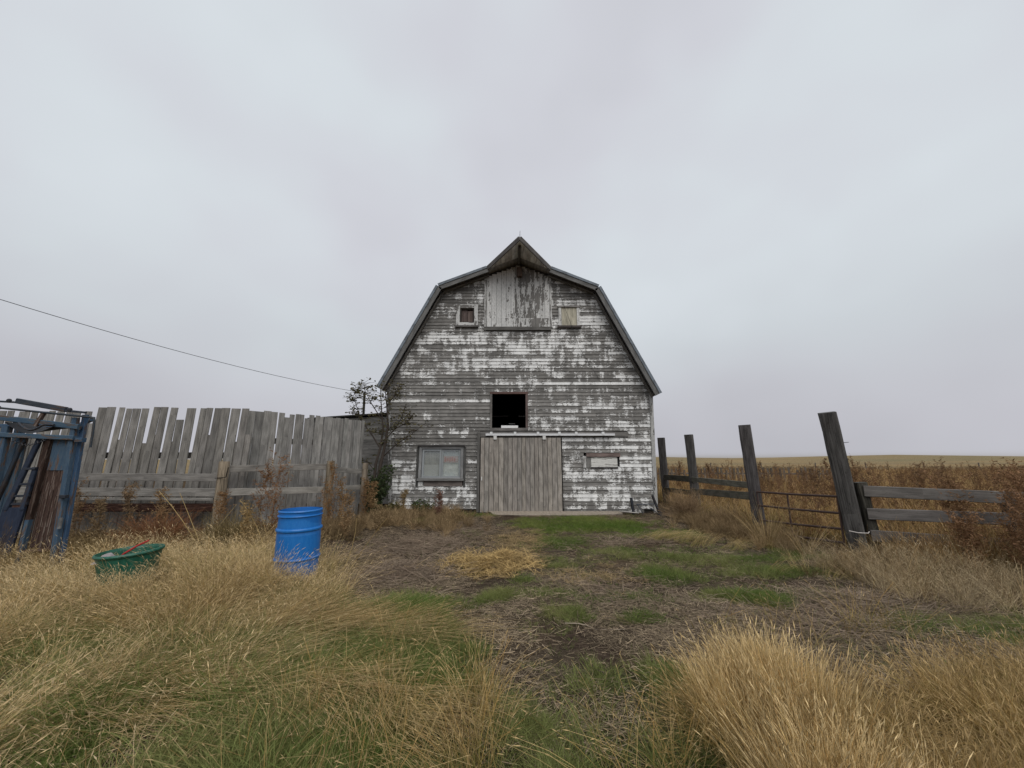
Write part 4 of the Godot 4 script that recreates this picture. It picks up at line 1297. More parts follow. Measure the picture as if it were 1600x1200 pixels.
# ---------------------------------------------------------------- lean-to, mast, wire
func build_lean_to() -> void:
	var t := thing("lean_to_shed", "low grey plank shed joined to the left side of the barn", "shed", Vector3(-5.6, 0, -14.6))
	var z := -14.55
	for i in 18:   # horizontal planks
		var y0 := 0.05 + 0.178 * i
		var yr := minf(y0 + 0.172, 3.33)
		var yl := minf(y0 + 0.172, 3.13)
		if yl <= y0: continue
		var g := Geo.new()
		var k := rng.randf_range(0.17, 0.25)
		hexa(g, [Vector3(-7.6, y0, z - 0.03), Vector3(-4.1, y0, z - 0.03), Vector3(-4.1, y0, z + rng.randfn(0, 0.004)), Vector3(-7.6, y0, z + rng.randfn(0, 0.004)), Vector3(-7.6, yl, z - 0.03), Vector3(-4.1, yr, z - 0.03), Vector3(-4.1, yr, z), Vector3(-7.6, yl, z)], Vector3.RIGHT, Color(k, k * 0.98, k * 0.94), Vector2(2, 0.5), Vector2(rng.randf(), rng.randf()))
		part("wall_plank", g, M.wood, t)
	var r := Geo.new()
	hexa(r, [Vector3(-7.7, 3.12, -20.0), Vector3(-4.2, 3.36, -20.0), Vector3(-4.2, 3.36, z + 0.12), Vector3(-7.7, 3.12, z + 0.12), Vector3(-7.7, 3.17, -20.0), Vector3(-4.2, 3.41, -20.0), Vector3(-4.2, 3.41, z + 0.12), Vector3(-7.7, 3.17, z + 0.12)], Vector3.RIGHT, Color(0.05, 0.048, 0.046))
	part("roof", r, M.wood, t)
	vbox("side_wall", t, M.wood, -7.62, -7.56, 0.0, 3.1, -19.9, z - 0.04, Color(0.1, 0.1, 0.1))
	vbox("back_wall", t, M.wood, -7.62, -4.2, 0.0, 3.1, -19.98, -19.92, Color(0.1, 0.1, 0.1))
	var p := Geo.new()
	tube(p, [Vector3(-5.7, 3.2, -14.7), Vector3(-5.72, 4.2, -14.7)], 0.045, 0.045, Color(0.03, 0.028, 0.027), 8)
	single("mast_pipe", p, M.paint, "thin dark pipe rising from the shed roof behind the tree", "pipe")
	var w := Geo.new()
	var pts := []
	for k in 25:
		var s := k / 24.0
		var q := Vector3(-12.3, 5.62, -3.0).lerp(Vector3(-5.72, 4.16, -14.68), s)
		q.y -= 0.75 * 4.0 * s * (1.0 - s) * 0.55
		pts.append(q)
	tube(w, pts, 0.007, 0.007, Color(0.05, 0.05, 0.055), 5)
	single("overhead_wire", w, M.paint, "single overhead wire sagging across the sky to the shed roof", "wire")

# ---------------------------------------------------------------- fences at the left
func build_left_fences() -> void:
	var f := thing("windbreak_fence", "tall windbreak fence of grey upright boards with gaps behind the blue chute", "fence", Vector3(-8.9, 0, -8.75))
	var x := -13.2
	var z := -8.75
	while x < -6.25:
		var w := rng.randf_range(0.14, 0.21)
		var gap := rng.randf_range(0.02, 0.07)
		if rng.randf() < 0.25: gap = 0.005
		var zz := z + rng.randfn(0.0, 0.006) - 0.04 * (x + 9.5) * 0.3
		var top := 2.80 + rng.randf_range(-0.02, 0.02) + (0.03 if x > -9.6 else -0.06)
		if rng.randf() < 0.1: top -= 0.28
		var g := Geo.new()
		var lean := rng.randfn(0.055, 0.03)
		prism(g, Vector3(x + w / 2, -0.05, zz), Vector3(x + w / 2 + lean, top, zz - 0.05), cham(w, 0.026, 0.004), Vector3.RIGHT, tone(Color(0.26, 0.25, 0.235), Color(0.35, 0.335, 0.31), 0.8, 1.15), false, rng.randf_range(0.86, 1.0))
		part("board", g, M.wood, f)
		if gap > 0.03 and rng.randf() < 0.85:   # shorter boards nailed behind close the lower part of the gaps
			var g2 := Geo.new()
			prism(g2, Vector3(x + w + gap / 2, -0.05, zz - 0.05), Vector3(x + w + gap / 2 + lean, rng.randf_range(1.95, 2.3), zz - 0.06), rect(0.15, 0.024), Vector3.RIGHT, tone(Color(0.24, 0.23, 0.215), Color(0.31, 0.295, 0.275), 0.8, 1.1))
			part("board", g2, M.wood, f)
		x += w + gap
	var back := Geo.new()
	prism(back, Vector3(-13.2, 1.75, z - 0.14), Vector3(-6.3, 1.75, z - 0.26), rect(0.14, 0.05), Vector3.UP, Color(0.2, 0.19, 0.18))
	part("stringer", back, M.wood, f)
	# receding run
	var r := thing("windbreak_fence", "tall grey board fence running back towards the barn, tops stepping down", "fence", Vector3(-5.3, 0, -10.1))
	var a := Vector3(-6.2, 0, -8.95)
	var b := Vector3(-4.40, 0, -11.35)
	var d := (b - a).normalized()
	var s := 0.0
	var L := a.distance_to(b)
	while s < L - 0.03:
		var t := s / L
		var w := lerpf(0.165, 0.095, t) * rng.randf_range(0.85, 1.15)
		var p := a + d * (s + w / 2) + Vector3(0, 0, 1).cross(Vector3.UP) * rng.randfn(0, 0.004)
		var top := 2.80 - 0.02 * t + rng.randf_range(-0.02, 0.02)
		if rng.randf() < 0.18: top -= 0.1
		var lean := d * rng.randfn(0.01, 0.012)
		var g := Geo.new()
		prism(g, p + Vector3(0, -0.05, 0), p + lean + Vector3(0, top, 0), cham(w - rng.randf_range(0.002, 0.014), 0.026, 0.004), d, tone(Color(0.28, 0.275, 0.265), Color(0.38, 0.37, 0.35), 0.8, 1.15))
		part("board", g, M.wood, r)
		s += w
	var st := Geo.new()
	prism(st, a + Vector3(-0.06, 2.1, -0.05), b + Vector3(-0.06, 2.1, -0.05), rect(0.14, 0.04), Vector3.UP, Color(0.2, 0.19, 0.18))
	part("stringer", st, M.wood, r)
	# low rail fence in front
	var q := thing("rail_fence", "low rail fence of round posts and grey planks in front of the windbreak", "fence", Vector3(-6.1, 0, -8.3))
	var posts := [[-6.09, -8.3, 1.62, 0.105, -0.03], [-4.62, -10.0, 1.62, 0.1, 0.0], [-4.18, -11.2, 1.55, 0.085, 0.02], [-9.15, -8.35, 1.0, 0.09, 0.0]]
	for k in posts.size():
		var c: Array = posts[k]
		var g := Geo.new()
		prism(g, Vector3(c[0] - c[4], -0.1, c[1]), Vector3(c[0], c[2], c[1]), ring(c[3], 12), Vector3.RIGHT, tone(Color(0.34, 0.28, 0.205), Color(0.27, 0.23, 0.18)), true, 0.93)
		part("post", g, M.tie, q)
	var zq := -8.22
	for e in [[1.29, 0.155, -12.5, -6.1], [0.985, 0.17, -12.5, -6.15], [0.845, 0.055, -12.6, -6.3]]:
		var g := Geo.new()
		prism(g, Vector3(e[2], e[0] + 0.03, zq - 0.12), Vector3(e[3], e[0] - 0.01, zq - 0.2), cham(e[1], 0.04, 0.005), Vector3.UP, tone(Color(0.37, 0.355, 0.335), Color(0.32, 0.31, 0.29)))
		part("rail", g, M.wood, q)
	for e in [[0, 1, 1.46, 1.475, 0.15], [0, 1, 0.98, 0.9, 0.15], [1, 2, 1.42, 1.3, 0.13], [1, 2, 0.9, 0.88, 0.13]]:
		var pa: Array = posts[e[0]]
		var pb: Array = posts[e[1]]
		var off := Vector3(-0.06, 0, -0.09)
		var g := Geo.new()
		prism(g, Vector3(pa[0], e[2], pa[1]) + off, Vector3(pb[0], e[3], pb[1]) + off, cham(e[4], 0.04, 0.005), Vector3.UP, tone(Color(0.36, 0.345, 0.315), Color(0.31, 0.29, 0.265)))
		part("rail", g, M.wood, q)
	var rb := Geo.new()
	prism(rb, Vector3(-12.4, 0.67, -8.42), Vector3(-6.25, 0.66, -8.5), cham(0.16, 0.1, 0.01), Vector3.UP, Color(0.55, 0.38, 0.34))
	part("rusty_beam", rb, M.rust, q)
	var stp := Geo.new()
	prism(stp, Vector3(-6.17, 1.28, -8.2), Vector3(-5.93, 1.3, -8.18), rect(0.012, 0.012), Vector3.UP, Color(0.1, 0.1, 0.1))
	prism(stp, Vector3(-5.93, 1.3, -8.18), Vector3(-5.92, 1.5, -8.2), rect(0.012, 0.012), Vector3.RIGHT, Color(0.1, 0.1, 0.1))
	part("latch", stp, M.steel, q)

# ---------------------------------------------------------------- blue cattle chute
func build_chute() -> void:
	var z := -6.3
	var t := thing("cattle_chute", "blue steel cattle squeeze chute with rusty panel beside the board fence", "cattle chute", Vector3(-7.5, 0, z))
	var W := Color.WHITE
	# corner uprights: a front tube and a deeper channel behind it
	one_prism("upright", t, M.blue, Vector3(-7.03, 0.0, z), Vector3(-7.16, 2.34, z), cham(0.075, 0.075, 0.008), Vector3.RIGHT, Color(1.15, 1.1, 1.05))
	one_prism("upright", t, M.blue, Vector3(-7.0, 0.0, z - 0.07), Vector3(-7.09, 2.40, z - 0.07), cham(0.07, 0.06, 0.008), Vector3.RIGHT, Color(0.75, 0.85, 1.05))
	one_prism("upright", t, M.rust, Vector3(-7.53, 0.75, z + 0.012), Vector3(-7.50, 1.98, z), cham(0.06, 0.08, 0.008), Vector3.RIGHT, Color(0.5, 0.45, 0.43))
	one_prism("upright_foot", t, M.blue, Vector3(-7.54, 0.0, z + 0.02), Vector3(-7.53, 0.75, z + 0.012), cham(0.06, 0.09, 0.008), Vector3.RIGHT, Color(1.0, 1.0, 1.0))
	one_prism("upright", t, M.blue, Vector3(-8.16, 0.0, z), Vector3(-8.25, 2.2, z), cham(0.1, 0.09, 0.008), Vector3.RIGHT, Color(1.0, 1.05, 1.1))
	one_prism("upright", t, M.blue, Vector3(-8.42, 0.0, z - 0.3), Vector3(-8.42, 2.3, z - 0.3), cham(0.1, 0.09, 0.008), Vector3.RIGHT, Color(1.0, 1.05, 1.1))
	one_prism("upright", t, M.blue, Vector3(-8.02, 0.0, z - 0.05), Vector3(-8.0, 2.05, z - 0.05), cham(0.1, 0.06, 0.008), Vector3.RIGHT, Color(0.9, 0.85, 0.8))
	# panel: rusty below, blue sheet above
	var panel := vbox("rusty_panel", t, M.rust, -7.485, -7.12, 0.32, 1.56, z - 0.05, z - 0.025, Color(0.8, 0.75, 0.75))
	vbox("blue_sheet", t, M.blue, -7.46, -7.17, 1.5, 2.0, z - 0.024, z - 0.012, Color(1.15, 1.25, 1.3))
	for i in 4: one_prism("rib", panel, M.rust, Vector3(-7.45 + 0.07 * i, 0.34, z - 0.02), Vector3(-7.44 + 0.07 * i, 1.4 - 0.1 * i, z - 0.02), cham(0.014, 0.014, 0.003), Vector3.RIGHT, Color(1.3, 1.4, 1.5))
	one_prism("panel_flange", t, M.steel, Vector3(-7.12, 0.3, z - 0.04), Vector3(-7.19, 2.0, z - 0.04), rect(0.05, 0.02), Vector3.RIGHT, Color(0.5, 0.5, 0.5))
	one_prism("foot_bar", t, M.rust, Vector3(-7.52, 0.28, z + 0.01), Vector3(-7.08, 0.31, z + 0.01), cham(0.05, 0.05, 0.006), Vector3.UP, Color(0.9, 0.8, 0.75))
	one_prism("panel_edge", t, M.blue, Vector3(-7.55, 1.3, z - 0.01), Vector3(-7.49, 1.97, z - 0.01), cham(0.03, 0.04, 0.005), Vector3.RIGHT, Color(1.5, 1.5, 1.4))
	one_prism("rusty_post", t, M.rust, Vector3(-7.63, 0.15, z - 0.06), Vector3(-7.60, 2.05, z - 0.06), cham(0.12, 0.06, 0.008), Vector3.RIGHT, Color(0.6, 0.55, 0.52))
	# dark head gate leaf: two slanting stiles with rungs over a solid foot plate
	var g := Geo.new()
	hexa(g, [Vector3(-8.02, 0.02, z + 0.02), Vector3(-7.70, 0.02, z + 0.02), Vector3(-7.70, 0.02, z + 0.06), Vector3(-8.02, 0.02, z + 0.06), Vector3(-7.97, 0.93, z + 0.0), Vector3(-7.63, 0.93, z + 0.0), Vector3(-7.63, 0.93, z + 0.03), Vector3(-7.97, 0.93, z + 0.03)], Vector3.UP, Color(0.55, 0.65, 0.9))
	var leaf := part("gate_plate", g, M.steel, t)
	one_prism("stile", leaf, M.steel, Vector3(-7.67, 0.9, z + 0.02), Vector3(-7.66, 1.55, z - 0.02), cham(0.07, 0.05, 0.008), Vector3.RIGHT, Color(0.6, 0.7, 0.9))
	one_prism("stile", leaf, M.steel, Vector3(-7.93, 0.9, z + 0.02), Vector3(-7.70, 2.0, z - 0.02), cham(0.08, 0.05, 0.008), Vector3.RIGHT, Color(0.6, 0.7, 0.9))
	one_prism("stile", leaf, M.steel, Vector3(-8.13, 0.9, z + 0.02), Vector3(-7.96, 1.95, z - 0.02), cham(0.06, 0.05, 0.008), Vector3.RIGHT, Color(0.5, 0.55, 0.6))
	for y in [1.52, 1.28, 1.1, 0.98]: one_prism("rung", leaf, M.steel, Vector3(-7.94 + 0.22 * (y - 0.9), y, z + 0.01), Vector3(-7.62, y + 0.01, z + 0.01), cham(0.035, 0.03, 0.004), Vector3.UP, Color(0.7, 0.7, 0.75))
	var plt := Geo.new()
	tube(plt, [Vector3(-8.3, 1.22, z + 0.16), Vector3(-8.0, 1.235, z + 0.14)], 0.022, 0.022, Color(0.6, 0.6, 0.6), 8)
	part("handle_bar", plt, M.paint, t)
	# cross beams
	one_prism("cross_beam", t, M.blue, Vector3(-8.9, 2.40, z + 0.03), Vector3(-7.04, 2.19, z + 0.03), cham(0.085, 0.06, 0.008), Vector3.UP, Color(0.9, 0.95, 0.95))
	one_prism("cross_beam", t, M.blue, Vector3(-8.9, 2.09, z + 0.045), Vector3(-7.06, 2.01, z + 0.045), cham(0.075, 0.06, 0.008), Vector3.UP, Color(0.95, 1.0, 1.0))
	one_prism("cross_beam", t, M.blue, Vector3(-11.0, 2.36, z - 1.9), Vector3(-9.25, 2.36, z - 1.9), cham(0.085, 0.06, 0.008), Vector3.UP, Color(0.8, 0.9, 1.0))
	for x in [-8.35, -7.05]:
		one_prism("side_rail", t, M.blue, Vector3(x, 2.34, z - 0.15), Vector3(x - 2.2, 2.36, z - 1.9), cham(0.07, 0.06, 0.008), Vector3.UP, Color(0.8, 0.9, 1.0))
	one_prism("rear_upright", t, M.blue, Vector3(-9.25, 0.0, z - 1.9), Vector3(-9.25, 2.36, z - 1.9), cham(0.08, 0.08, 0.008), Vector3.RIGHT, Color(0.8, 0.9, 1.0))
	one_prism("lug", t, M.blue, Vector3(-7.05, 1.98, z + 0.02), Vector3(-6.93, 1.98, z + 0.02), cham(0.07, 0.07, 0.006), Vector3.UP, Color(0.8, 0.9, 1.0))
	one_prism("lug", t, M.steel, Vector3(-7.08, 1.1, z + 0.05), Vector3(-6.98, 1.1, z + 0.05), cham(0.05, 0.06, 0.006), Vector3.UP, Color(0.7, 0.7, 0.7))
	one_prism("lug", t, M.tin, Vector3(-7.0, 0.62, z + 0.05), Vector3(-7.0, 0.78, z + 0.05), cham(0.045, 0.03, 0.006), Vector3.RIGHT, Color(0.8, 0.75, 0.7))
	# trough-shaped dark plate hung between the beams
	var h := Geo.new()
	var n := 14
	for i in n:
		for j in 6:
			var q := []
			for e in [[0, 0], [1, 0], [1, 1], [0, 1]]:
				var u: float = float(i + e[0]) / n
				var v: float = float(j + e[1]) / 6.0
				var dip: float = sin(PI * u) * 0.16 * (0.4 + 0.6 * v)
				q.append(Vector3(-8.25 + 0.86 * u, 2.27 - dip - 0.05 * u, z - 0.3 + 0.36 * v))
			h.face(q, q[0] + Vector3(0, 1, 0), [Vector2(0, 0), Vector2(0.2, 0), Vector2(0.2, 0.2), Vector2(0, 0.2)], Color(0.35, 0.33, 0.33))
	part("head_tray", h, M.steel, t)
	var rim := Geo.new()
	var rp := []
	for i in 13:
		var u := i / 12.0
		rp.append(Vector3(-7.98 + 0.58 * u, 2.25 - 0.1 * sin(PI * minf(u * 1.4, 1.0)) - 0.03 * u, z + 0.08))
	tube(rim, rp, 0.022, 0.016, Color(2.2, 2.0, 1.9), 6)
	part("tray_rim", rim, M.steel, t)
	one_prism("ratchet", t, M.rust, Vector3(-7.72, 2.2, z + 0.06), Vector3(-7.66, 2.42, z + 0.04), cham(0.06, 0.05, 0.008), Vector3.RIGHT, Color(1, 1, 1))
	var chain := Geo.new()
	for i in 9:
		var c := Vector3(-8.0 + 0.06 * i, 1.96 - 0.06 * sin(i * 0.4), z + 0.08)
		tube(chain, [c + Vector3(-0.03, 0.02 * (i % 2), 0), c + Vector3(0, -0.015, 0.01), c + Vector3(0.035, 0.015, 0)], 0.007, 0.007, Color(1.5, 1.4, 1.3), 5)
	part("chain", chain, M.steel, t)
	# control bars on top
	var ch := Geo.new()
	prism(ch, Vector3(-8.17, 2.62, z + 0.02), Vector3(-7.33, 2.475, z + 0.02), cham(0.085, 0.05, 0.008), Vector3.UP, Color(1.1, 1.25, 1.5))
	part("control_bar", ch, M.steel, t)
	one_prism("control_link", t, M.steel, Vector3(-8.8, 2.63, z + 0.02), Vector3(-8.16, 2.595, z + 0.02), cham(0.03, 0.03, 0.004), Vector3.UP, Color(0.9, 0.9, 0.9))
	one_prism("control_link", t, M.steel, Vector3(-7.34, 2.46, z + 0.02), Vector3(-7.0, 2.425, z + 0.02), cham(0.035, 0.04, 0.004), Vector3.UP, Color(0.9, 0.9, 0.9))
	for p in [Vector3(-8.28, 2.62, z + 0.04), Vector3(-7.25, 2.47, z + 0.04), Vector3(-8.4, 2.5, z + 0.06)]:
		var bo := Geo.new()
		lathe(bo, [Vector2(0.0, -0.03), Vector2(0.03, -0.02), Vector2(0.033, 0.01), Vector2(0.02, 0.03), Vector2(0.0, 0.035)], Color(0.8, 0.8, 0.8), 10, p)
		part("pivot_bolt", bo, M.steel, t)
	var pipe := Geo.new()
	tube(pipe, [Vector3(-8.9, 2.53, z + 0.06), Vector3(-8.4, 2.50, z + 0.06), Vector3(-7.6, 2.42, z + 0.06), Vector3(-6.85, 2.345, z + 0.06), Vector3(-6.80, 2.325, z + 0.06), Vector3(-6.785, 2.28, z + 0.06), Vector3(-6.77, 2.05, z + 0.06), Vector3(-6.765, 1.86, z + 0.06)], 0.017, 0.017, Color(0.9, 1.0, 1.2), 8)
	part("pull_lever", pipe, M.steel, t)

# ---------------------------------------------------------------- barrel, tub, small things
func build_barrel() -> void:
	var at := Vector3(-3.09, 0, -5.9)
	var t := thing("plastic_barrel", "bright blue open plastic barrel standing in dry grass left of the track", "barrel", at)
	var R := 0.285
	var g := Geo.new()
	var prof := [Vector2(0.24, 0.0), Vector2(0.265, 0.02), Vector2(0.28, 0.06), Vector2(R, 0.1), Vector2(R, 0.27), Vector2(R + 0.004, 0.285), Vector2(R + 0.015, 0.292), Vector2(R + 0.018, 0.302), Vector2(R + 0.013, 0.314), Vector2(R, 0.32),
		Vector2(R + 0.002, 0.62), Vector2(R - 0.004, 0.665), Vector2(R + 0.012, 0.672), Vector2(R + 0.019, 0.684), Vector2(R + 0.019, 0.700), Vector2(R + 0.012, 0.712), Vector2(R, 0.718), Vector2(R - 0.006, 0.83), Vector2(R - 0.006, 0.862), Vector2(R + 0.006, 0.868), Vector2(R + 0.012, 0.878), Vector2(R + 0.008, 0.889), Vector2(R - 0.006, 0.894), Vector2(R - 0.008, 0.925), Vector2(R + 0.004, 0.930), Vector2(R + 0.008, 0.942), Vector2(R + 0.002, 0.954), Vector2(R - 0.008, 0.957)]
	lathe(g, prof, Color.WHITE, 48, at)
	var b := part("body", g, M.barrel, t)
	b.rotation.z = 0.015
	var i := Geo.new()
	lathe(i, [Vector2(R - 0.009, 0.956), Vector2(R - 0.014, 0.9), Vector2(R - 0.014, 0.06), Vector2(0.001, 0.05)], Color(0.8, 0.85, 0.9), 48, at)
	# the inside faces inwards
	for k in range(0, i.v.size(), 3):
		var p := i.v[k]; i.v[k] = i.v[k + 1]; i.v[k + 1] = p
	for k in i.n.size(): i.n[k] = -i.n[k]
	part("inside", i, M.barrel, t)

func build_tub() -> void:
	var at := Vector3(-5.1, 0, -5.5)
	var t := thing("feed_tub", "dark green round feed tub half hidden in the dry grass", "tub", at)
	var g := Geo.new()
	lathe(g, [Vector2(0.25, 0.0), Vector2(0.265, 0.03), Vector2(0.325, 0.43), Vector2(0.345, 0.45), Vector2(0.352, 0.465), Vector2(0.345, 0.482), Vector2(0.328, 0.485)], Color.WHITE, 44, at)
	part("wall", g, M.tub, t)
	var i := Geo.new()
	lathe(i, [Vector2(0.328, 0.485), Vector2(0.314, 0.45), Vector2(0.255, 0.05), Vector2(0.001, 0.045)], Color(0.9, 0.95, 0.9), 44, at)
	for k in range(0, i.v.size(), 3):
		var p := i.v[k]; i.v[k] = i.v[k + 1]; i.v[k + 1] = p
	for k in i.n.size(): i.n[k] = -i.n[k]
	part("inside", i, M.tub, t)
	t.rotation.z = 0.05
	t.rotation.x = 0.03
	var st := Geo.new()
	tube(st, [Vector3(-5.2, 0.36, -5.4), Vector3(-5.14, 0.45, -5.42), Vector3(-5.06, 0.53, -5.5), Vector3(-5.0, 0.58, -5.6)], 0.015, 0.012, Color(0.33, 0.03, 0.03), 7)
	single("red_handle", st, M.paint, "bent red handle sticking out of the green tub", "handle")
	var rag := Geo.new()
	for a in 10:
		for c in 6:
			var q := []
			for e in [[0, 0], [1, 0], [1, 1], [0, 1]]:
				var u: float = (a + e[0]) / 10.0
				var v: float = (c + e[1]) / 6.0
				q.append(Vector3(-5.34 + 0.16 * u, 0.38 + 0.1 * sin(PI * u) * sin(PI * v) + 0.03 * na.get_noise_2d(u * 300.0, v * 300.0), -5.45 + 0.25 * v))
			rag.face(q, q[0] - Vector3(0, 1, 0), [Vector2.ZERO, Vector2.ZERO, Vector2.ZERO, Vector2.ZERO], Color(0.3, 0.27, 0.27))
	single("grey_rag", rag, M.paint, "crumpled grey rag lying in the green tub", "rag")

func build_hitch_frame() -> void:
	var c := Vector3(4.15, 0, -12.2)
	var t := thing("steel_frame", "small dark steel frame leaning at the right foot of the barn", "steel frame", c)
	for e in [[Vector3(-0.45, 0, 0.0), Vector3(-0.47, 0.48, -0.12), 0.07, 0.05], [Vector3(0.34, 0.0, 0.0), Vector3(0.22, 0.55, -0.2), 0.06, 0.045], [Vector3(-0.36, 0.3, 0.02), Vector3(0.2, 0.3, -0.08), 0.025, 0.3], [Vector3(-0.34, 0.3, 0.05), Vector3(-0.2, 0.03, 0.1), 0.02, 0.3], [Vector3(0.0, 0.22, 0.12), Vector3(0.28, 0.0, 0.28), 0.02, 0.4], [Vector3(0.22, 0.3, 0.02), Vector3(0.36, 0.02, 0.12), 0.025, 0.3]]:
		one_prism("bar", t, M.steel, c + e[0], c + e[1], cham(e[2], e[2], 0.004), Vector3(0.2, 0.3, 0.9), Color(1, 1, 1) * e[3] * 10.0)
	var w := Geo.new()
	lathe(w, [Vector2(0.11, -0.02), Vector2(0.13, 0.0), Vector2(0.11, 0.02), Vector2(0.085, 0.0), Vector2(0.11, -0.02)], Color(0.4, 0.4, 0.4), 18)
	var o := part("ring", w, M.steel, t)
	o.position = Vector3(0.2, 0.1, 0.25)
	for k in w.v.size(): pass
	o.rotation = Vector3(1.2, 0.3, 0.0)
	var pl := Geo.new()
	prism(pl, Vector3(3.25, 0.10, -12.15), Vector3(3.8, 0.06, -12.05), cham(0.1, 0.02, 0.004), Vector3(0, 0.3, 1), Color(0.62, 0.6, 0.58))
	single("loose_plank", pl, M.wood, "short pale plank lying by the steel frame at the barn foot", "plank")

# ---------------------------------------------------------------- fence, gate at the right
func tie_post(called: String, parent: Node3D, foot: Vector3, top: Vector3, w: float, d: float, turn: float, col: Color) -> MeshInstance3D:
	# a squared timber with worn edges, built in courses so that its faces are a little uneven
	var g := Geo.new()
	var ax := Vector3(cos(turn), 0, sin(turn))
	var n := 8
	var sec := cham(w, d, 0.022)
	var L := (top - foot).normalized()
	var x := (ax - L * ax.dot(L)).normalized()
	var y := L.cross(x)
	var ringv := []
	for i in n + 1:
		var p := foot.lerp(top, float(i) / n)
		var r := []
		for s in sec: r.append(p + x * (s.x + rng.randfn(0, 0.0035)) + y * (s.y + rng.randfn(0, 0.0035)))
		ringv.append(r)
	var len := foot.distance_to(top)
	var ou := rng.randf()
	for i in n:
		var run := 0.0
		for k in 8:
			var j := (k + 1) % 8
			var wd: float = sec[k].distance_to(sec[j])
			var v0 := len * i / n * 0.5 + ou
			var v1 := len * (i + 1) / n * 0.5 + ou
			g.face([ringv[i][k], ringv[i][j], ringv[i + 1][j], ringv[i + 1][k]], foot.lerp(top, (i + 0.5) / n), [Vector2(run * 2, v0), Vector2((run + wd) * 2, v0), Vector2((run + wd) * 2, v1), Vector2(run * 2, v1)], col)
			run += wd
	var tu := []
	for s in sec: tu.append(s * 2.0)
	g.face(ringv[n], foot, tu, col * 1.25)
	g.face(ringv[0], top, tu, col)
	return part(called, g, M.tie, parent)

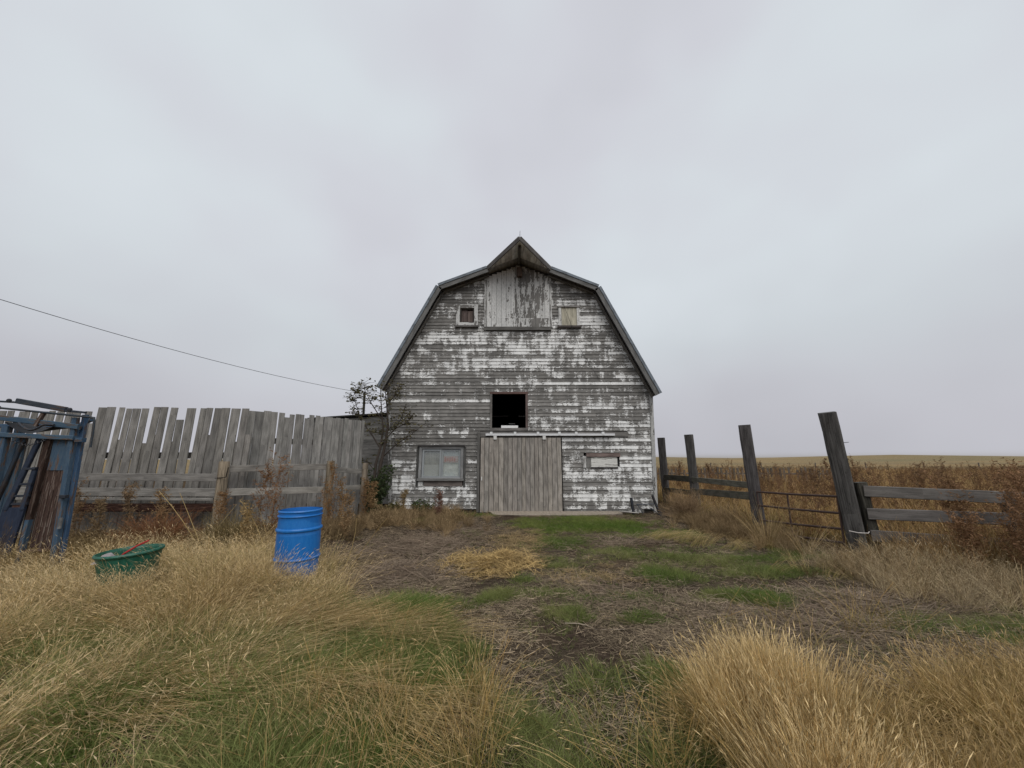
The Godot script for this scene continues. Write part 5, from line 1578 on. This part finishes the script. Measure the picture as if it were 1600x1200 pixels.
func build_right_fence() -> void:
	var f := thing("timber_fence", "line of tall dark timber posts with plank rails right of the barn", "fence", Vector3(5.6, 0, -12.0))
	var c := Color(0.11, 0.105, 0.102)
	tie_post("post", f, Vector3(5.93, -0.2, -15.3), Vector3(5.89, 2.47, -15.3), 0.25, 0.23, 0.55, c * 0.85)
	tie_post("post", f, Vector3(6.10, -0.2, -13.2), Vector3(6.03, 2.47, -13.2), 0.25, 0.23, 0.6, c * 0.95)
	tie_post("post", f, Vector3(5.72, -0.2, -9.3), Vector3(5.58, 2.47, -9.25), 0.25, 0.23, 0.5, c)
	var rl := Color(0.2, 0.19, 0.16)
	for e in [[Vector3(5.86, 0.96, -15.3), Vector3(6.02, 0.99, -13.1), 0.2], [Vector3(5.86, 0.5, -15.3), Vector3(6.02, 0.55, -13.1), 0.16], [Vector3(6.0, 0.99, -13.3), Vector3(5.6, 1.06, -9.4), 0.15], [Vector3(6.0, 0.60, -13.3), Vector3(5.62, 0.81, -9.4), 0.18]]:
		one_prism("rail", f, M.wood, e[0], e[1], cham(e[2], 0.045, 0.006), Vector3.UP, tone(rl, Color(0.15, 0.15, 0.12)))
	var d := thing("gate_post", "thick leaning dark timber post at the right end of the pipe gate", "post", Vector3(5.95, 0, -6.95))
	tie_post("timber", d, Vector3(5.93, -0.25, -6.95), Vector3(5.54, 2.48, -6.73), 0.235, 0.235, 0.55, c * 1.05)
	var na1 := Geo.new()
	tube(na1, [Vector3(5.68, 1.95, -6.75), Vector3(5.8, 1.96, -6.68)], 0.006, 0.004, Color(0.3, 0.3, 0.3), 4)
	part("nail", na1, M.steel, d)
	var tw := Geo.new()
	tube(tw, [Vector3(5.62, 0.5, -6.75), Vector3(5.72, 0.48, -6.69), Vector3(5.9, 0.47, -6.71), Vector3(6.0, 0.48, -6.8)], 0.008, 0.008, Color(0.5, 0.47, 0.44), 5)
	part("tie_wire", tw, M.paint, d)
	# pipe gate
	var g := thing("pipe_gate", "dark rusty pipe gate hanging low between two timber posts", "gate", Vector3(5.5, 0, -8.0))
	var rc := Color(0.085, 0.055, 0.05)
	var A := Vector3(5.62, 0, -9.12)
	var B := Vector3(5.70, 0, -6.98)
	for e in [[0.93, 1.03], [0.63, 0.75], [0.31, 0.49], [0.08, 0.26], [-0.1, 0.04]]:
		var pg := Geo.new()
		tube(pg, [A + Vector3(0, e[0], 0), A.lerp(B, 0.5) + Vector3(0, lerpf(e[0], e[1], 0.5) - 0.008, 0), B + Vector3(0, e[1], 0)], 0.021, 0.021, rc, 8)
		part("pipe", pg, M.paint, g)
	for s in [0.0, 0.44, 1.0]:
		var pg := Geo.new()
		var q := A.lerp(B, s)
		tube(pg, [q + Vector3(0, lerpf(-0.1, 0.04, s), 0), q + Vector3(0, lerpf(0.93, 1.03, s), 0)], 0.018, 0.018, rc, 8)
		part("brace", pg, M.paint, g)
	# plank fence running off to the right
	var p := thing("plank_fence", "plank fence of three grey rails running right from the leaning post", "fence", Vector3(6.1, 0, -6.8))
	tie_post("post", p, Vector3(6.14, -0.2, -6.85), Vector3(6.02, 1.28, -6.85), 0.16, 0.15, 0.25, Color(0.075, 0.072, 0.06))
	tie_post("post", p, Vector3(7.58, -0.2, -6.05), Vector3(7.5, 1.15, -6.05), 0.14, 0.13, 0.25, Color(0.12, 0.10, 0.085))
	for e in [[1.14, 1.10, 0.18], [0.77, 0.80, 0.18], [0.42, 0.42, 0.18]]:
		one_prism("rail", p, M.wood, Vector3(6.0, e[0], -6.78), Vector3(7.75, e[1], -5.88), cham(e[2], 0.045, 0.008), Vector3.UP, tone(Color(0.23, 0.215, 0.2), Color(0.19, 0.18, 0.17)))
	one_prism("rail_stub", p, M.wood, Vector3(5.8, 1.16, -6.95), Vector3(6.05, 1.15, -6.93), cham(0.2, 0.05, 0.008), Vector3.UP, Color(0.06, 0.058, 0.05))
	one_prism("rail_stub", p, M.wood, Vector3(5.85, 0.76, -6.98), Vector3(6.05, 0.76, -6.95), cham(0.2, 0.05, 0.008), Vector3.UP, Color(0.06, 0.058, 0.05))
	# far slat fence beyond the weeds
	var s := thing("slat_fence", "low grey slat fence far off in the weeds of the right paddock", "fence", Vector3(13.0, 0, -24.0))
	for k in 46:
		var t := k / 45.0
		var q := Vector3(8.6, 0, -24.2).lerp(Vector3(19.5, 0, -23.4), t)
		if rng.randf() < 0.12: continue
		one_prism("slat", s, M.wood, q, q + Vector3(rng.randfn(0, 0.02), rng.randf_range(0.95, 1.15), 0), rect(0.13, 0.03), Vector3.RIGHT, tone(Color(0.22, 0.19, 0.155), Color(0.13, 0.11, 0.09)))
	one_prism("stringer", s, M.wood, Vector3(8.5, 0.75, -24.25), Vector3(19.6, 0.75, -23.45), rect(0.1, 0.04), Vector3.UP, Color(0.2, 0.18, 0.16))
	# wire fence posts along the field's edge
	var w := thing("wire_fence", "thin posts of a wire fence along the far edge of the paddock", "fence", Vector3(30, 0, -44.0))
	for k in 16:
		var q := Vector3(4.0 + 6.0 * k, 0, -44.0 + rng.randfn(0, 0.3))
		one_prism("post", w, M.wood, q, q + Vector3(rng.randfn(0, 0.05), 1.15, 0), ring(0.06, 6), Vector3.RIGHT, Color(0.17, 0.15, 0.13))
	for y in [0.55, 1.0]:
		var wg := Geo.new()
		tube(wg, [Vector3(3.0, y, -44.0), Vector3(95.0, y, -44.0)], 0.012, 0.012, Color(0.1, 0.1, 0.1), 4)
		part("wire", wg, M.paint, w)

# ---------------------------------------------------------------- trees, shrubs and single weeds
func build_tree() -> void:
	var at := Vector3(-4.2, 0, -12.2)
	var t := thing("small_tree", "small half bare tree with two stems at the left corner of the barn", "tree", at)
	var bark := Color(0.06, 0.05, 0.043)
	var leaves := Geo.new()
	var limbs := [
		[[Vector3(0.02, 0, 0), Vector3(0.06, 0.7, 0.02), Vector3(0.1, 1.4, 0.0), Vector3(0.2, 2.0, 0.0), Vector3(0.28, 2.7, 0.02), Vector3(0.2, 3.4, 0.05), Vector3(0.1, 4.0, 0.05)], 0.075, 0.01, "trunk"],
		[[Vector3(-0.06, 0, 0.05), Vector3(-0.05, 0.8, 0.05), Vector3(-0.02, 1.5, 0.05), Vector3(0.1, 2.05, 0.05), Vector3(0.12, 2.6, 0.0), Vector3(0.02, 3.3, 0.0), Vector3(-0.05, 3.9, 0.0)], 0.06, 0.009, "trunk"],
		[[Vector3(0.08, 2.0, 0.05), Vector3(-0.25, 2.45, 0.0), Vector3(-0.6, 2.85, -0.05), Vector3(-0.95, 3.25, 0.0)], 0.028, 0.006, "limb"],
		[[Vector3(0.24, 2.3, 0.0), Vector3(0.55, 2.6, 0.1), Vector3(0.75, 3.0, 0.15), Vector3(0.85, 3.3, 0.2)], 0.022, 0.005, "limb"],
		[[Vector3(0.2, 1.75, 0.0), Vector3(0.6, 2.1, 0.15), Vector3(1.0, 2.35, 0.2), Vector3(1.5, 2.75, 0.2)], 0.02, 0.005, "limb"],
		[[Vector3(0.05, 2.9, 0.0), Vector3(-0.3, 3.4, 0.0), Vector3(-0.5, 3.8, 0.1), Vector3(-0.55, 4.05, 0.1)], 0.018, 0.004, "limb"],
		[[Vector3(-0.03, 1.3, 0.05), Vector3(-0.25, 1.55, 0.1), Vector3(-0.3, 1.62, 0.1)], 0.014, 0.006, "limb"],
		[[Vector3(-0.6, 2.85, -0.05), Vector3(-0.75, 3.3, 0.05), Vector3(-0.85, 3.65, 0.1), Vector3(-0.8, 3.9, 0.1)], 0.014, 0.004, "limb"],
		[[Vector3(0.2, 3.3, 0.04), Vector3(0.45, 3.65, 0.1), Vector3(0.6, 4.0, 0.12)], 0.014, 0.004, "limb"],
		[[Vector3(0.55, 2.6, 0.1), Vector3(0.9, 2.75, 0.2), Vector3(1.1, 3.0, 0.25)], 0.012, 0.004, "limb"]]
	var uv := [Vector2.ZERO, Vector2.ZERO, Vector2.ZERO]
	var twigs := Geo.new()
	for e in limbs:
		var pts := []
		for p in e[0]: pts.append(at + p)
		var g := Geo.new()
		tube(g, pts, e[1], e[2], bark, 7)
		part(e[3], g, M.paint, t)
		for k in (44 if e[3] == "limb" else 44):
			var s := rng.randf_range(0.3, 1.0) * (pts.size() - 1)
			if e[3] == "trunk": s = rng.randf_range(0.5, 1.0) * (pts.size() - 1)
			var i := mini(int(s), pts.size() - 2)
			var p: Vector3 = pts[i].lerp(pts[i + 1], s - i)
			if p.y < 1.9 and rng.randf() < 0.7: continue
			var d := (rdir() + Vector3.UP * rng.randf_range(-0.2, 1.0)).normalized()
			var len := rng.randf_range(0.15, 0.42)
			blade(twigs, p, d, d.cross(rdir()).normalized(), Vector3(0, -0.2, 0), len, 0.014, bark, bark, 2, 0.45)
			var many := 8
			if p.x > at.x + 0.3: many = 3
			for l in rng.randi_range(2, many):
				var q := p + d * len * rng.randf_range(0.3, 1.05) + rdir() * 0.03
				var ld := (rdir() + Vector3(0, -0.5, 0)).normalized()
				var ls := ld.cross(rdir()).normalized()
				var nn := ld.cross(ls).normalized()
				var a := rng.randf_range(0.05, 0.1)
				var col := tone(Color(0.07, 0.068, 0.04), Color(0.13, 0.11, 0.05), 0.6, 1.3)
				leaves.tri([q, q + ld * a * 0.5 + ls * a * 0.3, q + ld * a], [nn, nn, nn], uv, col)
				leaves.tri([q, q + ld * a, q + ld * a * 0.5 - ls * a * 0.22], [nn, nn, nn], uv, col)
	part("twigs", twigs, M.twig, t, "stuff")
	part("foliage", leaves, M.grass, t, "stuff")

func leaf_bush(called: String, label: String, cat: String, at: Vector3, rx: float, h: float, n: int, c0: Color, c1: Color, leaf: float, group := "") -> void:
	var t := thing(called, label, cat, at, group)
	var g := Geo.new()
	var st := Geo.new()
	var uv := [Vector2.ZERO, Vector2.ZERO, Vector2.ZERO]
	var shoots := maxi(6, n / 60)
	for k in shoots:
		var d := (rdir() * rng.randf_range(0.05, 0.5) * rx / h * 2.0 + Vector3.UP).normalized()
		var len := h * rng.randf_range(0.55, 1.05)
		var p := at + rdir() * rx * 0.5 * rng.randf()
		var bend := rdir() * 0.2
		blade(st, p, d, d.cross(rdir()).normalized(), bend, len, 0.012, Color(0.08, 0.065, 0.05), Color(0.09, 0.07, 0.05), 3, 0.4)
		for l in n / shoots:
			var s := pow(rng.randf(), 0.7)
			var q := p + d * len * s + bend * len * s * s + rdir() * rx * 0.28 * rng.randf() + Vector3(0, rng.randfn(0, 0.04), 0)
			q.y = maxf(q.y, 0.03)
			var ld := (rdir() + Vector3(0, rng.randf_range(-0.5, 0.6), 0)).normalized()
			var ls := ld.cross(rdir()).normalized()
			var nn := ld.cross(ls).normalized()
			var a := leaf * rng.randf_range(0.6, 1.3)
			var col := tone(c0, c1, 0.7, 1.3)
			g.tri([q, q + ld * a * 0.5 + ls * a * 0.3, q + ld * a], [nn, nn, nn], uv, col)
			g.tri([q, q + ld * a, q + ld * a * 0.5 - ls * a * 0.3], [nn, nn, nn], uv, col)
	part("stems", st, M.twig, t, "stuff")
	part("leaves", g, M.grass, t, "stuff")

func lone_weed(called: String, label: String, cat: String, g: Geo, at: Vector3, col: Color, m: Material, group := "", turn := 0.0, sc := Vector3.ONE) -> void:
	for k in g.c.size(): g.c[k] = g.c[k] * col
	var o := single(called, g, m, label, cat, group)
	o.position = at + Vector3(0, ground_height(at.x, at.z), 0)
	o.rotation.y = turn
	o.scale = sc

func build_plants() -> void:
	leaf_bush("green_shrub", "dense dark green shrub under the small tree at the barn corner", "shrub", Vector3(-4.2, 0, -12.05), 0.5, 1.5, 2200, Color(0.03, 0.045, 0.02), Color(0.055, 0.075, 0.032), 0.08)
	leaf_bush("green_shrub", "low green bush against the siding left of the ground floor window", "shrub", Vector3(-2.75, 0, -12.45), 0.55, 0.5, 900, Color(0.035, 0.06, 0.02), Color(0.07, 0.095, 0.035), 0.06)
	leaf_bush("green_shrub", "patchy yellow green bush low at the foot of the dark shrub", "shrub", Vector3(-3.55, 0, -11.9), 0.55, 0.45, 800, Color(0.08, 0.085, 0.03), Color(0.13, 0.115, 0.045), 0.06)
	var brown := Color(0.25, 0.165, 0.09)
	lone_weed("tumbleweed", "large round brown tumbleweed bush at the foot of the barn's right corner", "weed", tangle(0.75, 0.85, 520, Color.WHITE, 0.006), Vector3(4.95, 0, -11.5), Color(0.25, 0.175, 0.105), M.twig)
	lone_weed("tumbleweed", "brown tumbleweed between the second and third tall timber posts", "weed", tangle(0.6, 0.6, 300, Color.WHITE, 0.006), Vector3(5.3, 0, -9.9), Color(0.26, 0.185, 0.105), M.twig)
	lone_weed("tumbleweed", "reddish brown tumbleweed against the rail fence behind the green tub", "weed", tangle(0.75, 0.62, 560, Color.WHITE, 0.005), Vector3(-6.75, 0, -7.75), Color(0.19, 0.095, 0.05), M.twig)
	lone_weed("tumbleweed", "dark olive brown tumbleweed between the rail fence and the blue barrel", "weed", tangle(0.7, 0.62, 460, Color.WHITE, 0.005), Vector3(-5.35, 0, -7.7), Color(0.15, 0.115, 0.055), M.twig)
	lone_weed("grass_tussock", "tall arching dry grass tussock below the third timber post", "grass", fan(90, 0.14, 0.75, 1.15), Vector3(4.85, 0, -7.75), Color(0.45, 0.33, 0.165), M.grass)
	lone_weed("grass_tussock", "small dry grass tussock left of the hanging pipe gate", "grass", fan(60, 0.12, 0.4, 0.8), Vector3(5.1, 0, -7.1), Color(0.40, 0.29, 0.15), M.grass)
	# dead weeds by the left fence
	for e in [[-4.45, -9.7, 1.5, Color(0.24, 0.135, 0.06), "russet dead weed climbing the middle round fence post"], [-4.2, -9.9, 1.15, Color(0.25, 0.15, 0.065), "shorter russet weed right of the middle round fence post"], [-4.95, -8.3, 1.75, Color(0.215, 0.11, 0.05), "tall russet weed behind the blue barrel, left of its rim"], [-5.3, -8.35, 1.45, Color(0.19, 0.105, 0.055), "russet weed midway between the first two round posts"], [-3.85, -10.9, 1.0, Color(0.25, 0.16, 0.08), "low russet weed at the foot of the last round post"], [-8.6, -7.9, 1.2, Color(0.25, 0.16, 0.09), "thin brown weed just right of the blue chute"], [-7.6, -8.0, 1.15, Color(0.25, 0.17, 0.1), "thin brown weed before the fence above the tub's left side"], [-4.05, -11.0, 1.1, Color(0.23, 0.14, 0.07), "brown weed leaning on the rails near the last round post"], [-2.05, -11.1, 0.8, Color(0.17, 0.09, 0.065), "small reddish weed standing in front of the ground floor window"], [-4.7, -7.2, 0.9, Color(0.3, 0.21, 0.1), "pale brown weed in the grass left of the barrel"], [-3.55, -8.6, 0.95, Color(0.26, 0.17, 0.09), "brown weed standing just behind the blue barrel's right side"], [-3.0, -9.0, 0.7, Color(0.28, 0.2, 0.11), "low tan weed right of the barrel towards the barn"], [-5.75, -7.9, 1.0, Color(0.22, 0.13, 0.065), "russet weed at the foot of the first round post"], [-8.1, -7.9, 0.85, Color(0.3, 0.21, 0.12), "short tan weed in front of the rusty beam"], [-7.0, -8.05, 1.0, Color(0.26, 0.17, 0.09), "brown weed in front of the lower rails, above the tub's right side"], [-3.2, -11.6, 0.75, Color(0.25, 0.18, 0.09), "tan weed under the left edge of the ground floor window"]]:
		var g := weed_plant(e[2], 44, 0.05, 22, Color(1.2, 1.2, 1.2), Color.WHITE, 0.22, 0.014)
		lone_weed("dead_weed", e[4], "weed", g, Vector3(e[0], 0, e[1]), e[3], M.grass, "", rng.randf() * TAU)
	for e in [[-4.35, -7.3, "bent straw coloured stalk rising left of the blue barrel"], [-5.75, -7.6, "slanting pale stalk in front of the first round post"], [-2.45, -6.0, "pale crossed stalk right of the blue barrel's foot"]]:
		var g := Geo.new()
		for k in 3:
			var dd := (Vector3.UP + rdir() * 0.5).normalized()
			blade(g, rdir() * 0.05, dd, dd.cross(rdir()).normalized(), rdir() * 0.25, rng.randf_range(0.7, 1.25), 0.012, Color(1, 1, 1), Color(1.1, 1.1, 1.1), 4, 0.6)
		lone_weed("dry_stalk", e[2], "stalk", g, Vector3(e[0], 0, e[1]), Color(0.45, 0.33, 0.15), M.grass)
	# big rusty weeds at the right edge
	for e in [[7.25, -5.55, 1.42, "tallest rusty weed at the far right edge of the yard"], [6.75, -5.35, 1.15, "rusty weed in front of the plank fence's right end"], [7.7, -5.2, 1.3, "rusty weed nearest the right edge of the picture"], [7.0, -6.3, 1.3, "rusty weed behind the right end of the plank rails"], [7.9, -6.1, 1.45, "rusty weed just beyond the plank fence's end post"], [6.5, -5.75, 0.85, "short rusty weed below the lowest plank rail"], [7.45, -4.95, 1.2, "lower rusty weed in front of the tallest one"], [7.15, -5.05, 1.0, "russet weed left of the lower rusty weed at the right edge"]]:
		var g := weed_plant(e[2], 95, 0.05, 26, Color(1.3, 1.3, 1.2), Color.WHITE, 0.34, 0.013)
		lone_weed("rusty_bush", e[3], "weed", g, Vector3(e[0], 0, e[1]), tone(Color(0.2, 0.112, 0.062), Color(0.26, 0.155, 0.085)), M.grass, "", rng.randf() * TAU)
	# feathery weed tops that stand against the sky and the field
	for e in [[8.6, -10.6, 1.72, "tall weed just right of the leaning gate post, first against the field"], [9.6, -11.0, 1.68, "tall weed second to the right of the leaning gate post"], [12.6, -12.2, 1.5, "dark cone topped weed against the middle of the far field"], [14.1, -12.9, 1.62, "feathery weed against the low hill crest"], [15.0, -11.0, 1.45, "small dark weed top left of the large one near the right edge"], [13.6, -8.7, 1.6, "large branching weed top near the right edge of the horizon"], [9.3, -14.8, 1.5, "weed top between the third post and the leaning post, right one"], [7.7, -15.2, 1.45, "weed top between the third post and the leaning post, left one"], [7.2, -17.0, 1.5, "weed top between the first and second tall posts"]]:
		var g := weed_plant(e[2], 34, 0.03, 16, Color(1.0, 1.0, 1.0), Color.WHITE, 0.15, 0.016)
		lone_weed("feathery_weed", e[3], "weed", g, Vector3(e[0], 0, e[1]), tone(Color(0.2, 0.115, 0.06), Color(0.16, 0.10, 0.06)), M.grass, "", rng.randf() * TAU)
	# sticks on the track
	for e in [[Vector3(0.25, 0, -6.6), Vector3(1.0, 0, -5.2), 0.009, "long thin dark stick slanting across the track right of the straw"], [Vector3(1.0, 0, -5.25), Vector3(1.9, 0, -4.3), 0.008, "dark stick lying further along towards the right foreground"], [Vector3(0.55, 0, -4.35), Vector3(1.2, 0, -4.25), 0.007, "pale straight stick lying across the middle of the track"], [Vector3(2.4, 0, -4.75), Vector3(3.6, 0, -4.65), 0.009, "dark branch lying near the golden grass at right"], [Vector3(0.6, 0, -7.5), Vector3(1.9, 0, -7.9), 0.008, "thin stick beyond the straw near the green lawn"], [Vector3(1.4, 0, -9.0), Vector3(2.9, 0, -8.5), 0.01, "long stick behind the right hand green patches"], [Vector3(0.6, 0, -3.7), Vector3(0.75, 0, -3.4), 0.007, "short dark stick poking from the dirt in the foreground"]]:
		var g := Geo.new()
		var a: Vector3 = e[0]
		var b: Vector3 = e[1]
		var pts := []
		for k in 7:
			var p := a.lerp(b, k / 6.0) + rdir() * 0.02
			p.y = ground_height(p.x, p.z) + 0.012 + 0.012 * sin(k * 1.7)
			pts.append(p)
		tube(g, pts, e[2], e[2] * 0.55, Color(0.3, 0.25, 0.19) if e[3].begins_with("pale") else Color(0.075, 0.058, 0.047), 5)
		single("stick", g, M.paint, e[3], "stick")

func fan(n: int, rad: float, h0: float, h1: float) -> Geo:
	var g := Geo.new()
	for k in n:
		var d := rdir()
		var p := d * rad * rng.randf()
		var dir := (Vector3.UP + d * rng.randf_range(0.1, 0.75)).normalized()
		var c := Color.WHITE * rng.randf_range(0.6, 1.25)
		blade(g, p, dir, dir.cross(rdir()).normalized(), d * rng.randf_range(0.0, 0.3) + Vector3(0, -0.2 * rng.randf(), 0), rng.randf_range(h0, h1), 0.007, c * 0.85, c, 4, 0.3)
	return g

# ---------------------------------------------------------------- sky
func sky_texture() -> ImageTexture:
	var w := 512
	var h := 256
	var f := noise(1.1, 91, 4)
	var data := PackedFloat32Array()
	data.resize(w * h * 3)
	for y in h:
		var el := PI * (0.5 - (y + 0.5) / h)
		for x in w:
			var az := TAU * (x + 0.5) / w
			var d := Vector3(cos(az) * cos(el), sin(el), sin(az) * cos(el))
			var q := Vector3(d.x, d.y * 1.6, d.z)
			var n := f.get_noise_3dv(q * 1.2)
			var s := clampf(d.y, 0.0, 1.0)
			var L := lerpf(0.46, 0.60, smoothstep(0.0, 0.5, s)) * (1.0 + 0.15 * n)
			var c := Color(0.965, 0.985, 1.07).lerp(Color(0.935, 1.0, 1.06), clampf(0.5 + n * 1.5, 0, 1))
			c = Color(0.98, 0.983, 1.07).lerp(c, smoothstep(0.05, 0.3, s))
			if el < 0.0: c = Color(0.55, 0.5, 0.42)
			var at := (y * w + x) * 3
			data[at] = c.r * L; data[at + 1] = c.g * L; data[at + 2] = c.b * L
	return ImageTexture.create_from_image(Image.create_from_data(w, h, false, Image.FORMAT_RGBF, data.to_byte_array()))

func _ready() -> void:
	rng.seed = 20241
	na = noise(0.05, 11, 3)
	nb = noise(0.05, 29, 3)
	var cam := Camera3D.new()
	cam.name = "camera"
	cam.fov = 90.0
	cam.near = 0.05
	cam.far = 3000.0
	cam.position = Vector3(0, 1.7, 0)
	cam.rotation.x = atan(115.0 / 600.0)
	add_child(cam)
	cam.current = true
	var env := Environment.new()
	env.background_mode = Environment.BG_SKY
	var sm := PanoramaSkyMaterial.new()
	sm.panorama = sky_texture()
	env.sky = Sky.new()
	env.sky.sky_material = sm
	env.tonemap_mode = Environment.TONE_MAPPER_LINEAR
	env.tonemap_exposure = 1.13
	env.sdfgi_enabled = true
	env.ssao_enabled = true
	env.ssil_enabled = true
	var we := WorldEnvironment.new()
	we.name = "environment"
	we.environment = env
	add_child(we)
	var sun := DirectionalLight3D.new()
	sun.name = "sun"
	sun.light_energy = 0.5
	sun.light_color = Color(1.0, 0.985, 0.96)
	sun.light_angular_distance = 50.0
	sun.shadow_enabled = true
	sun.rotation = Vector3(deg_to_rad(-52.0), deg_to_rad(18.0), 0)
	add_child(sun)

	lay_out_siding()
	make_materials()
	build_ground()
	build_barn()
	build_slab()
	build_lean_to()
	build_left_fences()
	build_right_fence()
	build_chute()
	build_barrel()
	build_tub()
	build_hitch_frame()
	build_tree()
	build_plants()
	build_right_weeds()
	build_grass()
